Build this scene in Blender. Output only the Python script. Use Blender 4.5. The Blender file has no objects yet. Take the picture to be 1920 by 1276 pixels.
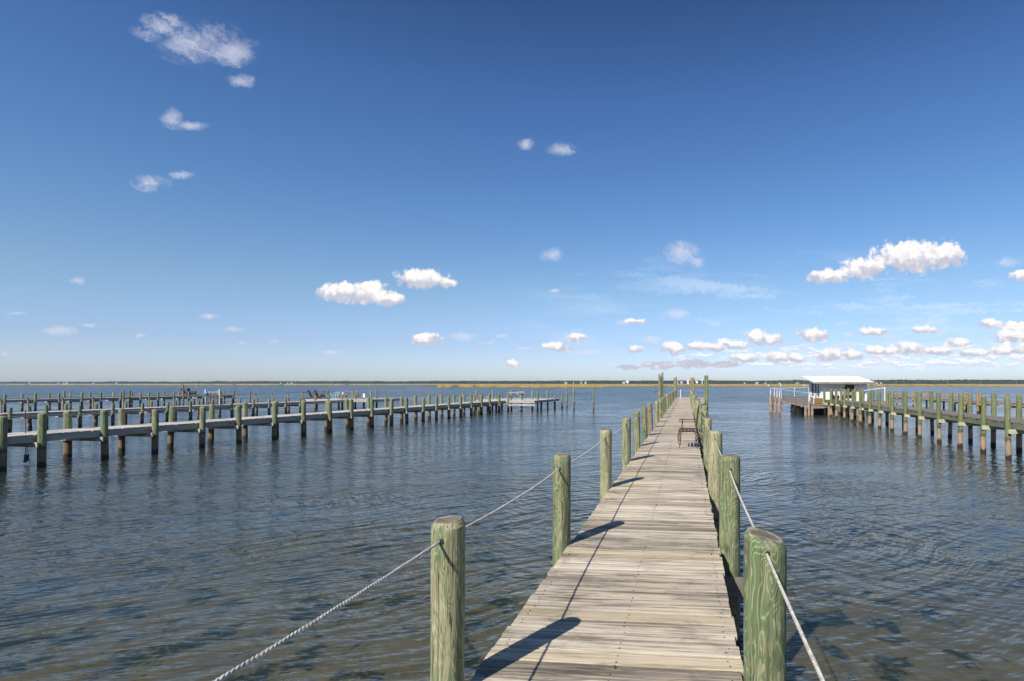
import bpy, math, random
from mathutils import Vector, noise as mnoise
random.seed(7)
S = bpy.context.scene
COL = S.collection
R = math.radians
F, CX, CY, H = 1067.0, 1180.0, 717.0, 2.65      # photo focal length, principal point, horizon row and eye height above the water

def kx(px): return (px - CX) / F
def at(px, Y, z=0.0): return Vector((kx(px) * Y, Y, z))
def zat(py, Y): return H - (py - CY) / F * Y

# ------------------------------------------------------------------ mesh building
class MB:
    def __init__(s): s.v, s.f, s.m = [], [], []
    def add(s, vs, fs, mi=0):
        o = len(s.v); s.v += [tuple(v) for v in vs]
        s.f += [tuple(i + o for i in f) for f in fs]; s.m += [mi] * len(fs)
    def box(s, c, d, rz=0.0, mi=0, rx=0.0, ry=0.0):
        from mathutils import Euler
        m = Euler((rx, ry, rz)).to_matrix(); c = Vector(c)
        vs = [c + m @ Vector((x * d[0] / 2, y * d[1] / 2, z * d[2] / 2)) for x in (-1, 1) for y in (-1, 1) for z in (-1, 1)]
        s.add(vs, [(0, 1, 3, 2), (4, 6, 7, 5), (0, 4, 5, 1), (2, 3, 7, 6), (0, 2, 6, 4), (1, 5, 7, 3)], mi)
    def beam(s, a, b, w, h, mi=0):
        """a squared timber from a to b, w wide and h deep"""
        a, b = Vector(a), Vector(b); t = (b - a).normalized()
        up = Vector((0, 0, 1)) if abs(t.z) < .95 else Vector((0, 1, 0))
        sx = t.cross(up).normalized() * (w / 2); sz = sx.cross(t).normalized() * (h / 2)
        vs = [p + i * sx + j * sz for p in (a, b) for i, j in ((-1, -1), (1, -1), (1, 1), (-1, 1))]
        s.add(vs, [(0, 3, 2, 1), (4, 5, 6, 7), (0, 1, 5, 4), (1, 2, 6, 5), (2, 3, 7, 6), (3, 0, 4, 7)], mi)
    def tube(s, pts, r, n=8, mi=0, caps=True):
        pts = [Vector(p) for p in pts]; k = len(pts)
        rr = r if isinstance(r, (list, tuple)) else [r] * k
        ref = None; vs = []
        for i, p in enumerate(pts):
            t = (pts[min(i + 1, k - 1)] - pts[max(i - 1, 0)]).normalized()
            if ref is None:
                ref = t.cross(Vector((0, 0, 1)) if abs(t.z) < .9 else Vector((1, 0, 0))).normalized()
            ref = (ref - t * ref.dot(t)).normalized(); bi = t.cross(ref)
            vs += [p + rr[i] * (math.cos(2 * math.pi * j / n) * ref + math.sin(2 * math.pi * j / n) * bi) for j in range(n)]
        fs = [(i * n + j, i * n + (j + 1) % n, (i + 1) * n + (j + 1) % n, (i + 1) * n + j) for i in range(k - 1) for j in range(n)]
        if caps: fs += [tuple(range(n - 1, -1, -1)), tuple(range((k - 1) * n, k * n))]
        s.add(vs, fs, mi)
    def build(s, name, mats, parent=None, loc=(0, 0, 0), rz=0.0, smooth=False):
        me = bpy.data.meshes.new(name); me.from_pydata(s.v, [], s.f)
        for m in (mats if isinstance(mats, (list, tuple)) else [mats]): me.materials.append(m)
        me.polygons.foreach_set('material_index', s.m)
        if smooth:
            me.polygons.foreach_set('use_smooth', [True] * len(s.f))
            try: me.set_sharp_from_angle(angle=R(24))
            except Exception: pass
        me.update()
        o = bpy.data.objects.new(name, me); COL.objects.link(o)
        o.location = loc; o.rotation_euler = (0, 0, rz)
        if parent: o.parent = parent
        return o

def tag(o, label=None, cat=None, group=None, kind=None):
    if label: o['label'] = label
    if cat: o['category'] = cat
    if group: o['group'] = group
    if kind: o['kind'] = kind
    return o
def empty(name, loc, rz=0.0):
    o = bpy.data.objects.new(name, None); COL.objects.link(o)
    o.location = loc; o.rotation_euler = (0, 0, rz); o.empty_display_size = .2
    return o
def copy_thing(o):
    c = o.copy(); COL.objects.link(c)
    for ch in list(o.children):
        d = ch.copy(); COL.objects.link(d); d.parent = c
        for g in list(ch.children):
            e = g.copy(); COL.objects.link(e); e.parent = d
    return c

# ------------------------------------------------------------------ node helpers
class NT:
    def __init__(s, tree): s.t = tree; s.n = tree.nodes; s.l = tree.links
    def __call__(s, typ, ins=None, **kw):
        nd = s.n.new(typ)
        for k, v in kw.items(): setattr(nd, k, v)
        for k, v in (ins or {}).items():
            sock = nd.inputs[k]
            if isinstance(v, bpy.types.NodeSocket): s.l.new(v, sock)
            else: sock.default_value = v
        return nd
    def math(s, op, a, b=0.0, c=0.0, clamp=False):
        return s('ShaderNodeMath', {0: a, 1: b, 2: c}, operation=op, use_clamp=clamp).outputs[0]
    def vm(s, op, a, b=(0, 0, 0), c=(0, 0, 0)):
        ins = {0: a, 1: b}
        if op == 'MULTIPLY_ADD': ins[2] = c
        nd = s('ShaderNodeVectorMath', operation=op)
        for k, v in ins.items():
            if isinstance(v, bpy.types.NodeSocket): s.l.new(v, nd.inputs[k])
            else: nd.inputs[k].default_value = v
        return nd.outputs['Value'] if op in ('DOT_PRODUCT', 'LENGTH') else nd.outputs['Vector']
    def noise(s, vec, scale, detail=2.0, rough=.5, dist=0.0, dim='3D'):
        return s('ShaderNodeTexNoise', {'Vector': vec, 'Scale': scale, 'Detail': detail, 'Roughness': rough, 'Distortion': dist}, noise_dimensions=dim).outputs['Fac']
    def ramp(s, x, lo, hi, a=0.0, b=1.0, smooth=True):
        return s('ShaderNodeMapRange', {0: x, 1: lo, 2: hi, 3: a, 4: b}, interpolation_type='SMOOTHSTEP' if smooth else 'LINEAR').outputs[0]
    def mix(s, f, a, b, blend='MIX'):
        nd = s('ShaderNodeMix', data_type='RGBA', blend_type=blend)
        for k, v in ((0, f), (6, a), (7, b)):
            if isinstance(v, bpy.types.NodeSocket): s.l.new(v, nd.inputs[k])
            elif k == 0: nd.inputs[0].default_value = v
            else: nd.inputs[k].default_value = (*v, 1) if len(v) == 3 else v
        return nd.outputs[2]

def material(name):
    m = bpy.data.materials.new(name); m.use_nodes = True
    t = NT(m.node_tree); t.n.clear()
    out = t('ShaderNodeOutputMaterial')
    return m, t, out
def finish(t, out, col, rough=.8, bump=None, strength=.3, dist=.01, metal=0.0, spec=.3):
    p = t('ShaderNodeBsdfPrincipled', {'Base Color': col, 'Roughness': rough, 'Metallic': metal, 'Specular IOR Level': spec})
    if bump is not None:
        b = t('ShaderNodeBump', {'Height': bump, 'Strength': strength, 'Distance': dist})
        t.l.new(b.outputs[0], p.inputs['Normal'])
    t.l.new(p.outputs[0], out.inputs[0])
    return p

def deck_wood(name, pale, mid, dark, warm, wear=.5):
    """weathered boards; grain runs along object X, every board has its own tone and grain"""
    m, t, out = material(name)
    oc = t('ShaderNodeTexCoord').outputs['Object']; g = t('ShaderNodeNewGeometry')
    rnd = g.outputs['Random Per Island']
    off = t.vm('MULTIPLY', t('ShaderNodeCombineXYZ', {0: rnd, 1: rnd, 2: rnd}).outputs[0], (57.0, 31.0, 83.0))
    p = t.vm('ADD', oc, off)
    coarse = t.noise(t.vm('MULTIPLY', p, (.9, 7, 7)), 1, 5, .68, .3)
    grain = t.noise(t.vm('MULTIPLY', p, (1.6, 46, 46)), 1, 6, .7, .5)
    streak = t.noise(t.vm('MULTIPLY', p, (.8, 26, 26)), 1, 4, .6, .4)
    fine = t.noise(t.vm('MULTIPLY', p, (6, 190, 190)), 1, 3, .6)
    chips = t.noise(t.vm('MULTIPLY', p, (7, 80, 80)), 1, 3, .6, .4)
    big = t.noise(t.vm('MULTIPLY', oc, (.7, .3, .3)), 1, 3)
    c = t.mix(t.ramp(grain, .36, .62), mid, pale)
    c = t.mix(t.math('MULTIPLY', t.ramp(streak, .49, .62), .70), c, dark)
    c = t.mix(t.math('MULTIPLY', t.math('MULTIPLY', t.ramp(coarse, .50 - .04 * wear, .66), t.ramp(grain, .62, .40, .35, 1)), .85), c, dark)
    c = t.mix(t.math('MULTIPLY', t.ramp(grain, .62, .72), .25), c, dark)
    c = t.mix(t.math('MULTIPLY', t.ramp(chips, .58, .68), .7), c, warm)
    fr_ = t.math('FRACT', t.math('MULTIPLY', rnd, 17.3)); c = t.mix(t.math('MULTIPLY', t.ramp(fr_, .78, .9), .38), c, warm); c = t.mix(t.math('MULTIPLY', t.ramp(fr_, .16, .04), .34), c, dark)
    c = t.mix(t.math('MULTIPLY', t.math('MULTIPLY', t.ramp(big, .45, .65), t.ramp(streak, .5, .4)), .6), c, warm)
    v = t.math('MULTIPLY', t.ramp(fine, .3, .7, .82, 1.12, False), t.ramp(rnd, 0, 1, .70, 1.12, False))
    stn = t.noise(t.vm('MULTIPLY', oc, (1.7, 2.6, 2.6)), 1, 5, .7, .5)
    c = t.mix(t.math('MULTIPLY', t.math('MULTIPLY', t.ramp(stn, .50, .66), t.ramp(grain, .66, .4, .3, 1)), .6), c, dark)
    c = t.mix(1.0, c, t('ShaderNodeCombineColor', {0: v, 1: v, 2: v}).outputs[0], 'MULTIPLY')
    h = t.math('ADD', grain, t.math('MULTIPLY', fine, .5))
    finish(t, out, c, .85, h, .8, .005)
    return m

def pile_wood(name, green, tan, dark, foot=.62, brown=(.20, .15, .09), mixbias=.0):
    """pressure-treated round timber: wavy flame grain running up the pile, weed and barnacle band at the foot"""
    m, t, out = material(name)
    oc = t('ShaderNodeTexCoord').outputs['Object']
    oi = t('ShaderNodeObjectInfo'); rnd = oi.outputs['Random']; tone = t('ShaderNodeSeparateColor', {0: oi.outputs['Color']}).outputs[0]     # each pile's own age, green to silvery tan
    wp = t('ShaderNodeNewGeometry').outputs['Position']
    off = t.vm('MULTIPLY', t('ShaderNodeCombineXYZ', {0: rnd, 1: rnd, 2: rnd}).outputs[0], (71.0, 43.0, 97.0))
    p = t.vm('ADD', oc, off)
    n1 = t.noise(t.vm('MULTIPLY', p, (8.0, 8.0, 1.9)), 1, 2.5, .5, .4)
    rings = t.math('SINE', t.math('MULTIPLY', n1, 120.0))
    rings2 = t.math('SINE', t.math('MULTIPLY', n1, 54.0))
    patch = t.noise(t.vm('MULTIPLY', p, (13, 13, 2.0)), 1, 5, .66, .5)
    streak = t.noise(t.vm('MULTIPLY', p, (42, 42, 1.6)), 1, 4, .65)
    fine = t.noise(t.vm('MULTIPLY', p, (150, 150, 9)), 1, 2)
    knot = t('ShaderNodeTexVoronoi', {'Vector': t.vm('MULTIPLY', p, (3.4, 3.4, 1.9)), 'Scale': 1.0}).outputs['Distance']
    f = t.math('ADD', t.math('MULTIPLY', t.ramp(patch, .43, .56), .78), t.math('MULTIPLY', t.ramp(rings2, -.5, .6), .22))
    f = t.math('ADD', f, t.math('MULTIPLY_ADD', tone, 1.1, -.62 + mixbias), clamp=True)
    c = t.mix(f, green, tan)
    c = t.mix(t.math('MULTIPLY', t.ramp(rings, .2, .9), .24), c, tuple(x * .45 for x in green))
    c = t.mix(t.math('MULTIPLY', t.ramp(rings, -.70, -.96), .50), c, tuple(min(1, x * 1.25) for x in tan))
    c = t.mix(t.math('MULTIPLY', t.ramp(streak, .52, .66), .75), c, dark)
    crack = t.noise(t.vm('MULTIPLY', p, (30, 30, .7)), 1, 2, .5)
    c = t.mix(t.math('MULTIPLY', t.ramp(t.math('ABSOLUTE', t.math('SUBTRACT', crack, .5)), .020, .004), t.math('MULTIPLY', t.ramp(patch, .46, .56), .85)), c, (.03, .026, .018))
    c = t.mix(t.math('MULTIPLY', t.ramp(knot, .13, .05), .8), c, (.09, .06, .035))
    v = t.ramp(fine, .3, .7, .82, 1.12, False)
    c = t.mix(1.0, c, t('ShaderNodeCombineColor', {0: v, 1: v, 2: v}).outputs[0], 'MULTIPLY')
    # foot of the pile: a dark tide line, barnacles below it, wet at the water
    z = t('ShaderNodeSeparateXYZ', {0: wp}).outputs[2]
    zz = t.math('ADD', z, t.math('MULTIPLY', t.math('SUBTRACT', t.noise(t.vm('MULTIPLY', p, (9, 9, 9)), 1, 3), .5), .26))
    barn = t.noise(t.vm('MULTIPLY', p, (38, 38, 38)), 1, 3, .7)
    bc = t.mix(t.ramp(barn, .35, .65), tuple(x * .45 for x in brown), tuple(min(1, x * 1.5) for x in brown))
    c = t.mix(t.ramp(zz, foot + .04, foot - .03), c, bc)
    c = t.mix(t.math('MULTIPLY', t.math('MULTIPLY', t.ramp(zz, foot - .10, foot - .01), t.ramp(zz, foot + .10, foot + .02)), .75), c, (.045, .04, .03))
    c = t.mix(t.ramp(zz, .2, .09), c, (.035, .028, .018))
    h = t.math('ADD', t.math('ADD', t.math('MULTIPLY', rings, .12), streak), t.math('MULTIPLY', barn, t.ramp(zz, foot + .04, foot - .03, 0, 2.5)))
    finish(t, out, c, .82, h, .45, .006)
    return m

def end_grain(name, pale, dark, moss=(.16, .15, .04)):
    m, t, out = material(name)
    oc = t('ShaderNodeTexCoord').outputs['Object']
    rnd = t('ShaderNodeObjectInfo').outputs['Random']
    p = t.vm('ADD', oc, t.vm('MULTIPLY', t('ShaderNodeCombineXYZ', {0: rnd, 1: rnd, 2: rnd}).outputs[0], (13., 7., 5.)))
    xy = t('ShaderNodeSeparateXYZ', {0: oc})
    r = t.math('SQRT', t.math('ADD', t.math('POWER', xy.outputs[0], 2.0), t.math('POWER', xy.outputs[1], 2.0)))
    rings = t.math('SINE', t.math('MULTIPLY_ADD', t.noise(p, 12, 3), 6.0, t.math('MULTIPLY', r, 520.0)))
    n = t.noise(p, 16, 5, .65); n2 = t.noise(p, 7, 3)
    c = t.mix(t.ramp(n, .38, .64), dark, pale)
    c = t.mix(t.math('MULTIPLY', t.ramp(r, .085, .03), .6), c, dark)
    c = t.mix(t.math('MULTIPLY', t.ramp(rings, .2, 1), .3), c, dark)
    c = t.mix(t.math('MULTIPLY', t.ramp(n2, .6, .68), .7), c, moss)
    finish(t, out, c, .9, n, .7, .01)
    return m

def plain(name, col, col2=None, rough=.7, scale=6.0, metal=0.0, stain=None, bump=.15, stretch=(1, 1, 1), spec=.3):
    """paint, metal or planed timber with mottling and optional stains"""
    m, t, out = material(name)
    oc = t('ShaderNodeTexCoord').outputs['Object']
    p = t.vm('MULTIPLY', oc, stretch)
    n = t.noise(p, scale, 4, .6); fine = t.noise(p, scale * 7, 3)
    c = t.mix(t.ramp(n, .35, .65), col, col2 or tuple(x * .78 for x in col))
    if stain: c = t.mix(t.math('MULTIPLY', t.ramp(t.noise(p, scale * 1.7, 5, .7), .56, .7), .8), c, stain)
    v = t.ramp(fine, .3, .7, .9, 1.08, False)
    c = t.mix(1.0, c, t('ShaderNodeCombineColor', {0: v, 1: v, 2: v}).outputs[0], 'MULTIPLY')
    finish(t, out, c, rough, t.math('ADD', n, fine), bump, .01, metal, spec)
    return m

M = {}
M['deck'] = deck_wood('main_deck_wood', (.64, .56, .44), (.50, .425, .33), (.10, .085, .065), (.62, .49, .30))
M['deck_far'] = deck_wood('bleached_deck_wood', (.66, .63, .58), (.52, .49, .45), (.26, .23, .20), (.60, .54, .44), 0)
M['deck_grey'] = deck_wood('grey_deck_wood', (.27, .245, .225), (.20, .18, .165), (.09, .08, .07), (.30, .25, .20))
M['deck_tan'] = deck_wood('tan_deck_wood', (.44, .33, .24), (.33, .24, .17), (.12, .09, .06), (.46, .33, .20))
M['nail'] = plain('rusty_nail', (.035, .025, .02), (.07, .035, .02), .6, 40)
M['pile'] = pile_wood('green_treated_pile', (.13, .178, .085), (.38, .345, .205), (.075, .078, .045))
M['pile_green'] = pile_wood('greener_treated_pile', (.15, .20, .105), (.33, .31, .19), (.07, .075, .042), .60, (.19, .14, .085), -.08)
M['pile_lime'] = pile_wood('lime_treated_pile', (.135, .175, .068), (.25, .245, .125), (.05, .055, .03), .66, (.34, .25, .145), -.1)
M['pile_orange'] = pile_wood('orange_treated_pile', (.28, .19, .085), (.38, .26, .125), (.14, .08, .03), .6, (.33, .23, .12))
M['pile_brown'] = pile_wood('brown_weathered_pile', (.23, .17, .11), (.34, .26, .18), (.09, .065, .05), .6)
M['end'] = end_grain('pile_end_grain', (.40, .35, .25), (.13, .11, .085))
M['beam'] = plain('weathered_beam', (.36, .33, .29), (.46, .42, .36), .85, 5, stain=(.10, .06, .035), stretch=(1, .25, 1))
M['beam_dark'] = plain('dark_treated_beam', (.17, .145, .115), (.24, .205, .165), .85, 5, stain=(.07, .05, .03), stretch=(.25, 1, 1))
M['beam_green'] = plain('greenish_beam', (.16, .18, .115), (.23, .235, .16), .85, 5, stain=(.08, .07, .04), stretch=(1, .25, 1))
M['cap'] = plain('pale_cap_beam', (.52, .50, .42), (.42, .40, .24), .85, 6, stain=(.36, .34, .08))
M['white'] = plain('weathered_white_paint', (.80, .79, .77), (.72, .70, .68), .6, 3, stain=(.50, .44, .38))
M['roof'] = plain('white_roof_coating', (.84, .84, .83), (.78, .78, .77), .55, 1.5)
M['fascia'] = plain('dirty_fascia_board', (.30, .26, .19), (.20, .17, .115), .8, 4, stain=(.12, .10, .06))
M['slate'] = plain('grey_painted_panel', (.78, .76, .77), (.70, .69, .70), .7, 3)
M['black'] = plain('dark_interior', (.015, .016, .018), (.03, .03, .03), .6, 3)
M['rope'] = plain('white_braided_rope', (.58, .55, .49), (.40, .37, .32), .9, 30)
M['iron'] = plain('rusty_brown_iron', (.06, .036, .027), (.10, .05, .034), .6, 30, metal=.3, stain=(.15, .065, .03))
M['darkwood'] = plain('dark_brown_chair_wood', (.05, .033, .024), (.08, .05, .035), .6, 12)
M['rot'] = plain('rotten_timber', (.22, .145, .095), (.40, .32, .25), .9, 9, stain=(.05, .035, .025), stretch=(1, 1, .3), bump=.5)
M['teal'] = plain('pale_teal_paint', (.33, .66, .66), (.28, .58, .60), .5, 12)
M['bluefloat'] = plain('blue_plastic', (.03, .27, .66), (.03, .22, .55), .4, 10)
M['shore_white'] = plain('distant_house_paint', (.42, .41, .40), (.32, .31, .30), .7, .3)
M['blueline'] = plain('blue_poly_line', (.05, .24, .42), (.03, .15, .3), .7, 20)
M['picket'] = plain('dark_grey_picket', (.10, .10, .115), (.15, .15, .165), .8, 8)
M['greenbuoy'] = plain('green_buoy_paint', (.03, .42, .17), (.03, .34, .14), .5, 5)
M['brownboard'] = plain('varnished_brown_board', (.30, .17, .045), (.24, .13, .035), .6, 4, stretch=(.3, 3, 3))

# ------------------------------------------------------------------ camera, sun, render look
cam = bpy.data.cameras.new('camera'); co = bpy.data.objects.new('camera', cam); COL.objects.link(co)
co.location = (0, 0, H); co.rotation_euler = (R(90), 0, 0)
cam.sensor_width = 36; cam.lens = F / 1920 * 36
cam.shift_x = (960 - CX) / 1920; cam.shift_y = (CY - 638) / 1920
cam.clip_start = .05; cam.clip_end = 60000
S.camera = co
S.view_settings.view_transform = 'Standard'; S.view_settings.look = 'None'
S.view_settings.exposure = 0.35; S.view_settings.gamma = 1
S.cycles.max_bounces = 8; S.cycles.transparent_max_bounces = 12
S.cycles.caustics_reflective = False; S.cycles.caustics_refractive = False
S.cycles.use_denoising = True

SUN_EL, SUN_TO = R(41.2), Vector((.54, .843, 0)).normalized()
sun = bpy.data.lights.new('sun', 'SUN'); so = bpy.data.objects.new('sun', sun); COL.objects.link(so)
sun.energy = 4.7; sun.angle = R(.53); sun.color = (1, .945, .86)
ray = Vector((SUN_TO.x * math.cos(SUN_EL), SUN_TO.y * math.cos(SUN_EL), -math.sin(SUN_EL)))
so.rotation_euler = ray.to_track_quat('-Z', 'Y').to_euler(); so.location = (-20, -30, 40)

# ------------------------------------------------------------------ sky and clouds
W = bpy.data.worlds.new('World'); S.world = W; W.use_nodes = True
w = NT(W.node_tree); w.n.clear()
SKY = .10
sky = w('ShaderNodeTexSky', sky_type='NISHITA', sun_disc=False, sun_elevation=SUN_EL,
        sun_rotation=math.atan2(-SUN_TO.x, -SUN_TO.y), altitude=0, air_density=1.0, dust_density=.6, ozone_density=2.2)
dirv = w('ShaderNodeTexCoord').outputs['Generated']
sx = w('ShaderNodeSeparateXYZ', {0: dirv})
front = w.math('MAXIMUM', sx.outputs[1], .05)
uv = w('ShaderNodeCombineXYZ', {0: w.math('DIVIDE', sx.outputs[0], front), 1: w.math('DIVIDE', sx.outputs[2], front), 2: 0.0}).outputs[0]
uv = w.vm('MULTIPLY', uv, (F, F, 0))                     # tangent-plane units
wob = w('ShaderNodeTexNoise', {'Vector': uv, 'Scale': .055, 'Detail': 3.0, 'Roughness': .6}, noise_dimensions='2D').outputs['Color']
uvw = w.vm('ADD', uv, w.vm('MULTIPLY', w.vm('SUBTRACT', wob, (.5, .5, .5)), (13, 9, 0)))
fbm = w.noise(uv, .045, 6, .62, 0, '2D')
def blobs(lst, shift=0.0, vec=None):
    acc = None; vec = vec or uvw
    for i, (px, py, rx, ry) in enumerate(lst):
        if i % 8 == 7: vec = w.vm('MULTIPLY_ADD', acc, (1e-6, 0, 0), vec)      # keeps the node chain short enough to compile
        q = w.vm('MULTIPLY_ADD', vec, (1 / rx, 1 / ry, 0), (-(px - CX) / rx, -(CY - py + shift * ry) / ry, 0))
        g = w('ShaderNodeTexGradient', {'Vector': q}, gradient_type='SPHERICAL').outputs['Fac']
        acc = g if acc is None else w.math('MAXIMUM', acc, g)
    return acc, w.vm('MULTIPLY_ADD', acc, (1e-6, 0, 0), vec)
WISPY = [(300, 52, 70, 34), (372, 78, 100, 54), (432, 98, 72, 36), (452, 153, 40, 18), (322, 222, 30, 26), (358, 236, 46, 12),
         (282, 344, 48, 22), (340, 328, 30, 11), (987, 272, 22, 13), (1052, 281, 38, 18), (1278, 472, 46, 30), (1308, 491, 24, 16), (1034, 478, 30, 17),
         (143, 527, 22, 9), (112, 620, 46, 13), (165, 611, 22, 5), (390, 594, 26, 6), (435, 618, 32, 8), (262, 630, 17, 6), (513, 639, 17, 4),
         (620, 659, 32, 5), (30, 588, 30, 5), (8, 661, 18, 6), (455, 642, 15, 4), (868, 631, 42, 10), (912, 640, 28, 6), (1165, 604, 20, 7), (1268, 588, 36, 12),
         (1220, 636, 30, 9), (1100, 659, 40, 7), (1885, 493, 34, 13), (1740, 587, 24, 6), (1910, 583, 16, 6), (1580, 607, 20, 5), (1670, 631, 34, 9), (1590, 628, 22, 5),
         (985, 652, 24, 5), (940, 630, 20, 5), (1040, 545, 14, 4), (1340, 607, 14, 6)]
CUMUL = [(640, 548, 58, 26), (690, 548, 56, 30), (725, 562, 46, 15), (790, 523, 70, 24), (838, 531, 30, 12),
         (1556, 519, 62, 18), (1620, 503, 60, 26), (1706, 482, 90, 40), (1772, 478, 52, 34), (1914, 518, 28, 14),
         (800, 635, 42, 15), (961, 680, 19, 9), (1190, 603, 24, 9), (1043, 649, 38, 13), (1080, 634, 28, 10), (1262, 652, 32, 17), (1192, 653, 20, 10),
         (1306, 648, 30, 13), (1342, 651, 26, 10), (1376, 645, 40, 13), (1420, 633, 28, 19), (1446, 636, 30, 14), (1525, 628, 40, 16),
         (1636, 622, 40, 10), (1732, 619, 40, 10), (1798, 643, 32, 13), (1860, 608, 36, 13), (1900, 611, 44, 10), (1897, 631, 48, 22),
         (1180, 687, 36, 7), (1240, 683, 46, 11), (1300, 681, 50, 12), (1360, 682, 44, 9), (1396, 670, 36, 12), (1460, 668, 30, 15), (1490, 671, 26, 12),
         (1555, 663, 34, 17), (1600, 664, 28, 14), (1652, 656, 52, 11), (1704, 651, 46, 17), (1760, 657, 44, 11), (1824, 660, 54, 10), (1890, 656, 56, 12)]
fw, vch = blobs(WISPY); fc, vch = blobs(CUMUL, 0, vch); fl, vch = blobs(CUMUL[:29] + CUMUL[33:43], .55, vch)
nz = w.math('SUBTRACT', fbm, .5)
rot = w('ShaderNodeMapping', {'Vector': w.vm('ADD', uv, w.vm('MULTIPLY', wob, (30, 30, 0))), 'Rotation': (0, 0, R(-32)), 'Scale': (90, 26, 1)}, vector_type='TEXTURE').outputs[0]
wsp = w.math('SUBTRACT', w.noise(rot, 1.0, 6, .66, .8, '2D'), .5)
vor = w('ShaderNodeTexVoronoi', {'Vector': w.vm('ADD', uv, w.vm('MULTIPLY', wob, (22, 22, 0))), 'Scale': .075}, voronoi_dimensions='2D').outputs['Distance']
puff = w.math('SUBTRACT', .45, vor)
cz_n = w.math('MULTIPLY_ADD', puff, .34, w.math('MULTIPLY', nz, .8))
dw = w.ramp(w.math('ADD', w.math('MULTIPLY_ADD', wsp, 1.6, fw), w.math('MULTIPLY', nz, .5)), .04, 1.15, 0, .60)
dw = w.math('MULTIPLY', dw, w.ramp(fw, .0, .30))
dc = w.ramp(w.math('ADD', cz_n, fc), .14, .46)
dc = w.math('MULTIPLY', dc, w.ramp(fc, .0, .1))
lit = w.ramp(w.math('MULTIPLY_ADD', cz_n, 1.3, fl), .02, .62)
# thin cirrus veils to the right
cir = w.noise(w.vm('MULTIPLY', w.vm('ADD', uv, w.vm('MULTIPLY', wob, (60, 20, 0))), (.0042, .030, 0)), 1, 5, .62, .3, '2D')
uvx = w('ShaderNodeSeparateXYZ', {0: uv})
cz = w.math('MULTIPLY', w.ramp(cir, .48, .76, 0, .5), w.math('MULTIPLY', w.ramp(uvx.outputs[0], -330, 250), w.math('MULTIPLY', w.ramp(uvx.outputs[1], 30, 90), w.ramp(uvx.outputs[1], 270, 150))))
# low bank of small clouds above the far right shore
bu = w.vm('MULTIPLY', w.vm('ADD', uv, w.vm('MULTIPLY', wob, (9, 5, 0))), (.026, .085, 0))
bank = w.noise(bu, 1, 5, .6, 0, '2D'); bank2 = w.noise(w.vm('ADD', bu, (.06, .32, 0)), 1, 5, .6, 0, '2D')
band = w.math('MULTIPLY', w.ramp(uvx.outputs[0], -150, 330, -.24, .035), 1.0)
bk = w.math('MULTIPLY', w.ramp(w.math('ADD', bank, band), .47, .57, 0, .85), w.math('MULTIPLY', w.ramp(uvx.outputs[1], 20, 34), w.ramp(uvx.outputs[1], 84, 56)))
bkl = w.ramp(w.math('SUBTRACT', bank, bank2), -.06, .12)
# clear autumn air: the zenith deepens to a dark blue, the band above the horizon stays pale and cool
grade = w('ShaderNodeValToRGB', {0: w.math('MAXIMUM', sx.outputs[2], 0.0)})
el = grade.color_ramp.elements
for i, (pz, g) in enumerate(((0.0, (.96, 1.10, 1.40)), (.02, (.85, .97, 1.40)), (.065, (.73, .82, 1.16)), (.145, (.72, .84, .98)), (.285, (.55, .78, 1.0)), (.436, (.43, .66, .95)), (.55, (.31, .47, .70)), (1.0, (.2, .32, .52)))):
    e_ = el[i] if i < 2 else el.new(pz)
    e_.position = pz; e_.color = tuple(x / 1.4 for x in g) + (1,)
skyc = w.vm('MULTIPLY', sky.outputs[0], w.vm('MULTIPLY', grade.outputs[0], (1.4, 1.4, 1.4)))
K = 1 / SKY
def kc(c): return tuple(x * K for x in c)
c = w.mix(cz, skyc, kc((.66, .74, .86)))
c = w.mix(bk, c, w.mix(bkl, kc((.57, .60, .69)), kc((.80, .80, .83))))
c = w.mix(dw, c, kc((.62, .62, .70)))
cloudc = w.mix(lit, kc((.46, .47, .56)), kc((.80, .78, .77)))
c = w.mix(dc, c, cloudc)
c = w.mix(w.math('GREATER_THAN', sx.outputs[1], .06), skyc, c)
bg = w('ShaderNodeBackground', {'Color': c, 'Strength': SKY})
wo = w('ShaderNodeOutputWorld'); w.l.new(bg.outputs[0], wo.inputs[0])

# ------------------------------------------------------------------ water and seabed
m, t, out = material('rippled_bay_water')
P = t('ShaderNodeNewGeometry').outputs['Position']
warp = t('ShaderNodeTexNoise', {'Vector': P, 'Scale': .22, 'Detail': 1.0}, noise_dimensions='2D').outputs['Color']
Pw = t.vm('ADD', P, t.vm('MULTIPLY', t.vm('SUBTRACT', warp, (.5, .5, .5)), (1.6, 1.6, 0)))
def height(dx, dy):
    p = t.vm('ADD', Pw, (dx, dy, 0))
    h = None
    for ang, scl, ani, amp, det in ((22, .8, .55, .060, 1.0), (33, 4.6, .24, .036, 1.0), (-38, 5.6, .36, .0155, 0.0), (12, 15.0, .36, .0105, 1.0)):
        q = t('ShaderNodeMapping', {'Vector': p, 'Rotation': (0, 0, R(ang)), 'Scale': (1 / (scl * ani), 1 / scl, 1)}, vector_type='TEXTURE').outputs[0]
        n = t.math('MULTIPLY', t.noise(q, 1.0, det, .5, 0, '2D'), amp)
        h = n if h is None else t.math('ADD', h, n)
    return h
E = .008
h0, hx, hy = height(0, 0), height(E, 0), height(0, E)
chop = t.ramp(t('ShaderNodeSeparateXYZ', {0: P}).outputs[1], 10, 110, 1.0, 2.3, False)      # sheltered by the shore, choppier farther out
gust = t.math('MULTIPLY', chop, t.ramp(t.noise(t.vm('MULTIPLY', P, (.018, .07, 0)), 1, 3, .55, 0, '2D'), .3, .7, .70, 1.3, False))
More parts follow.
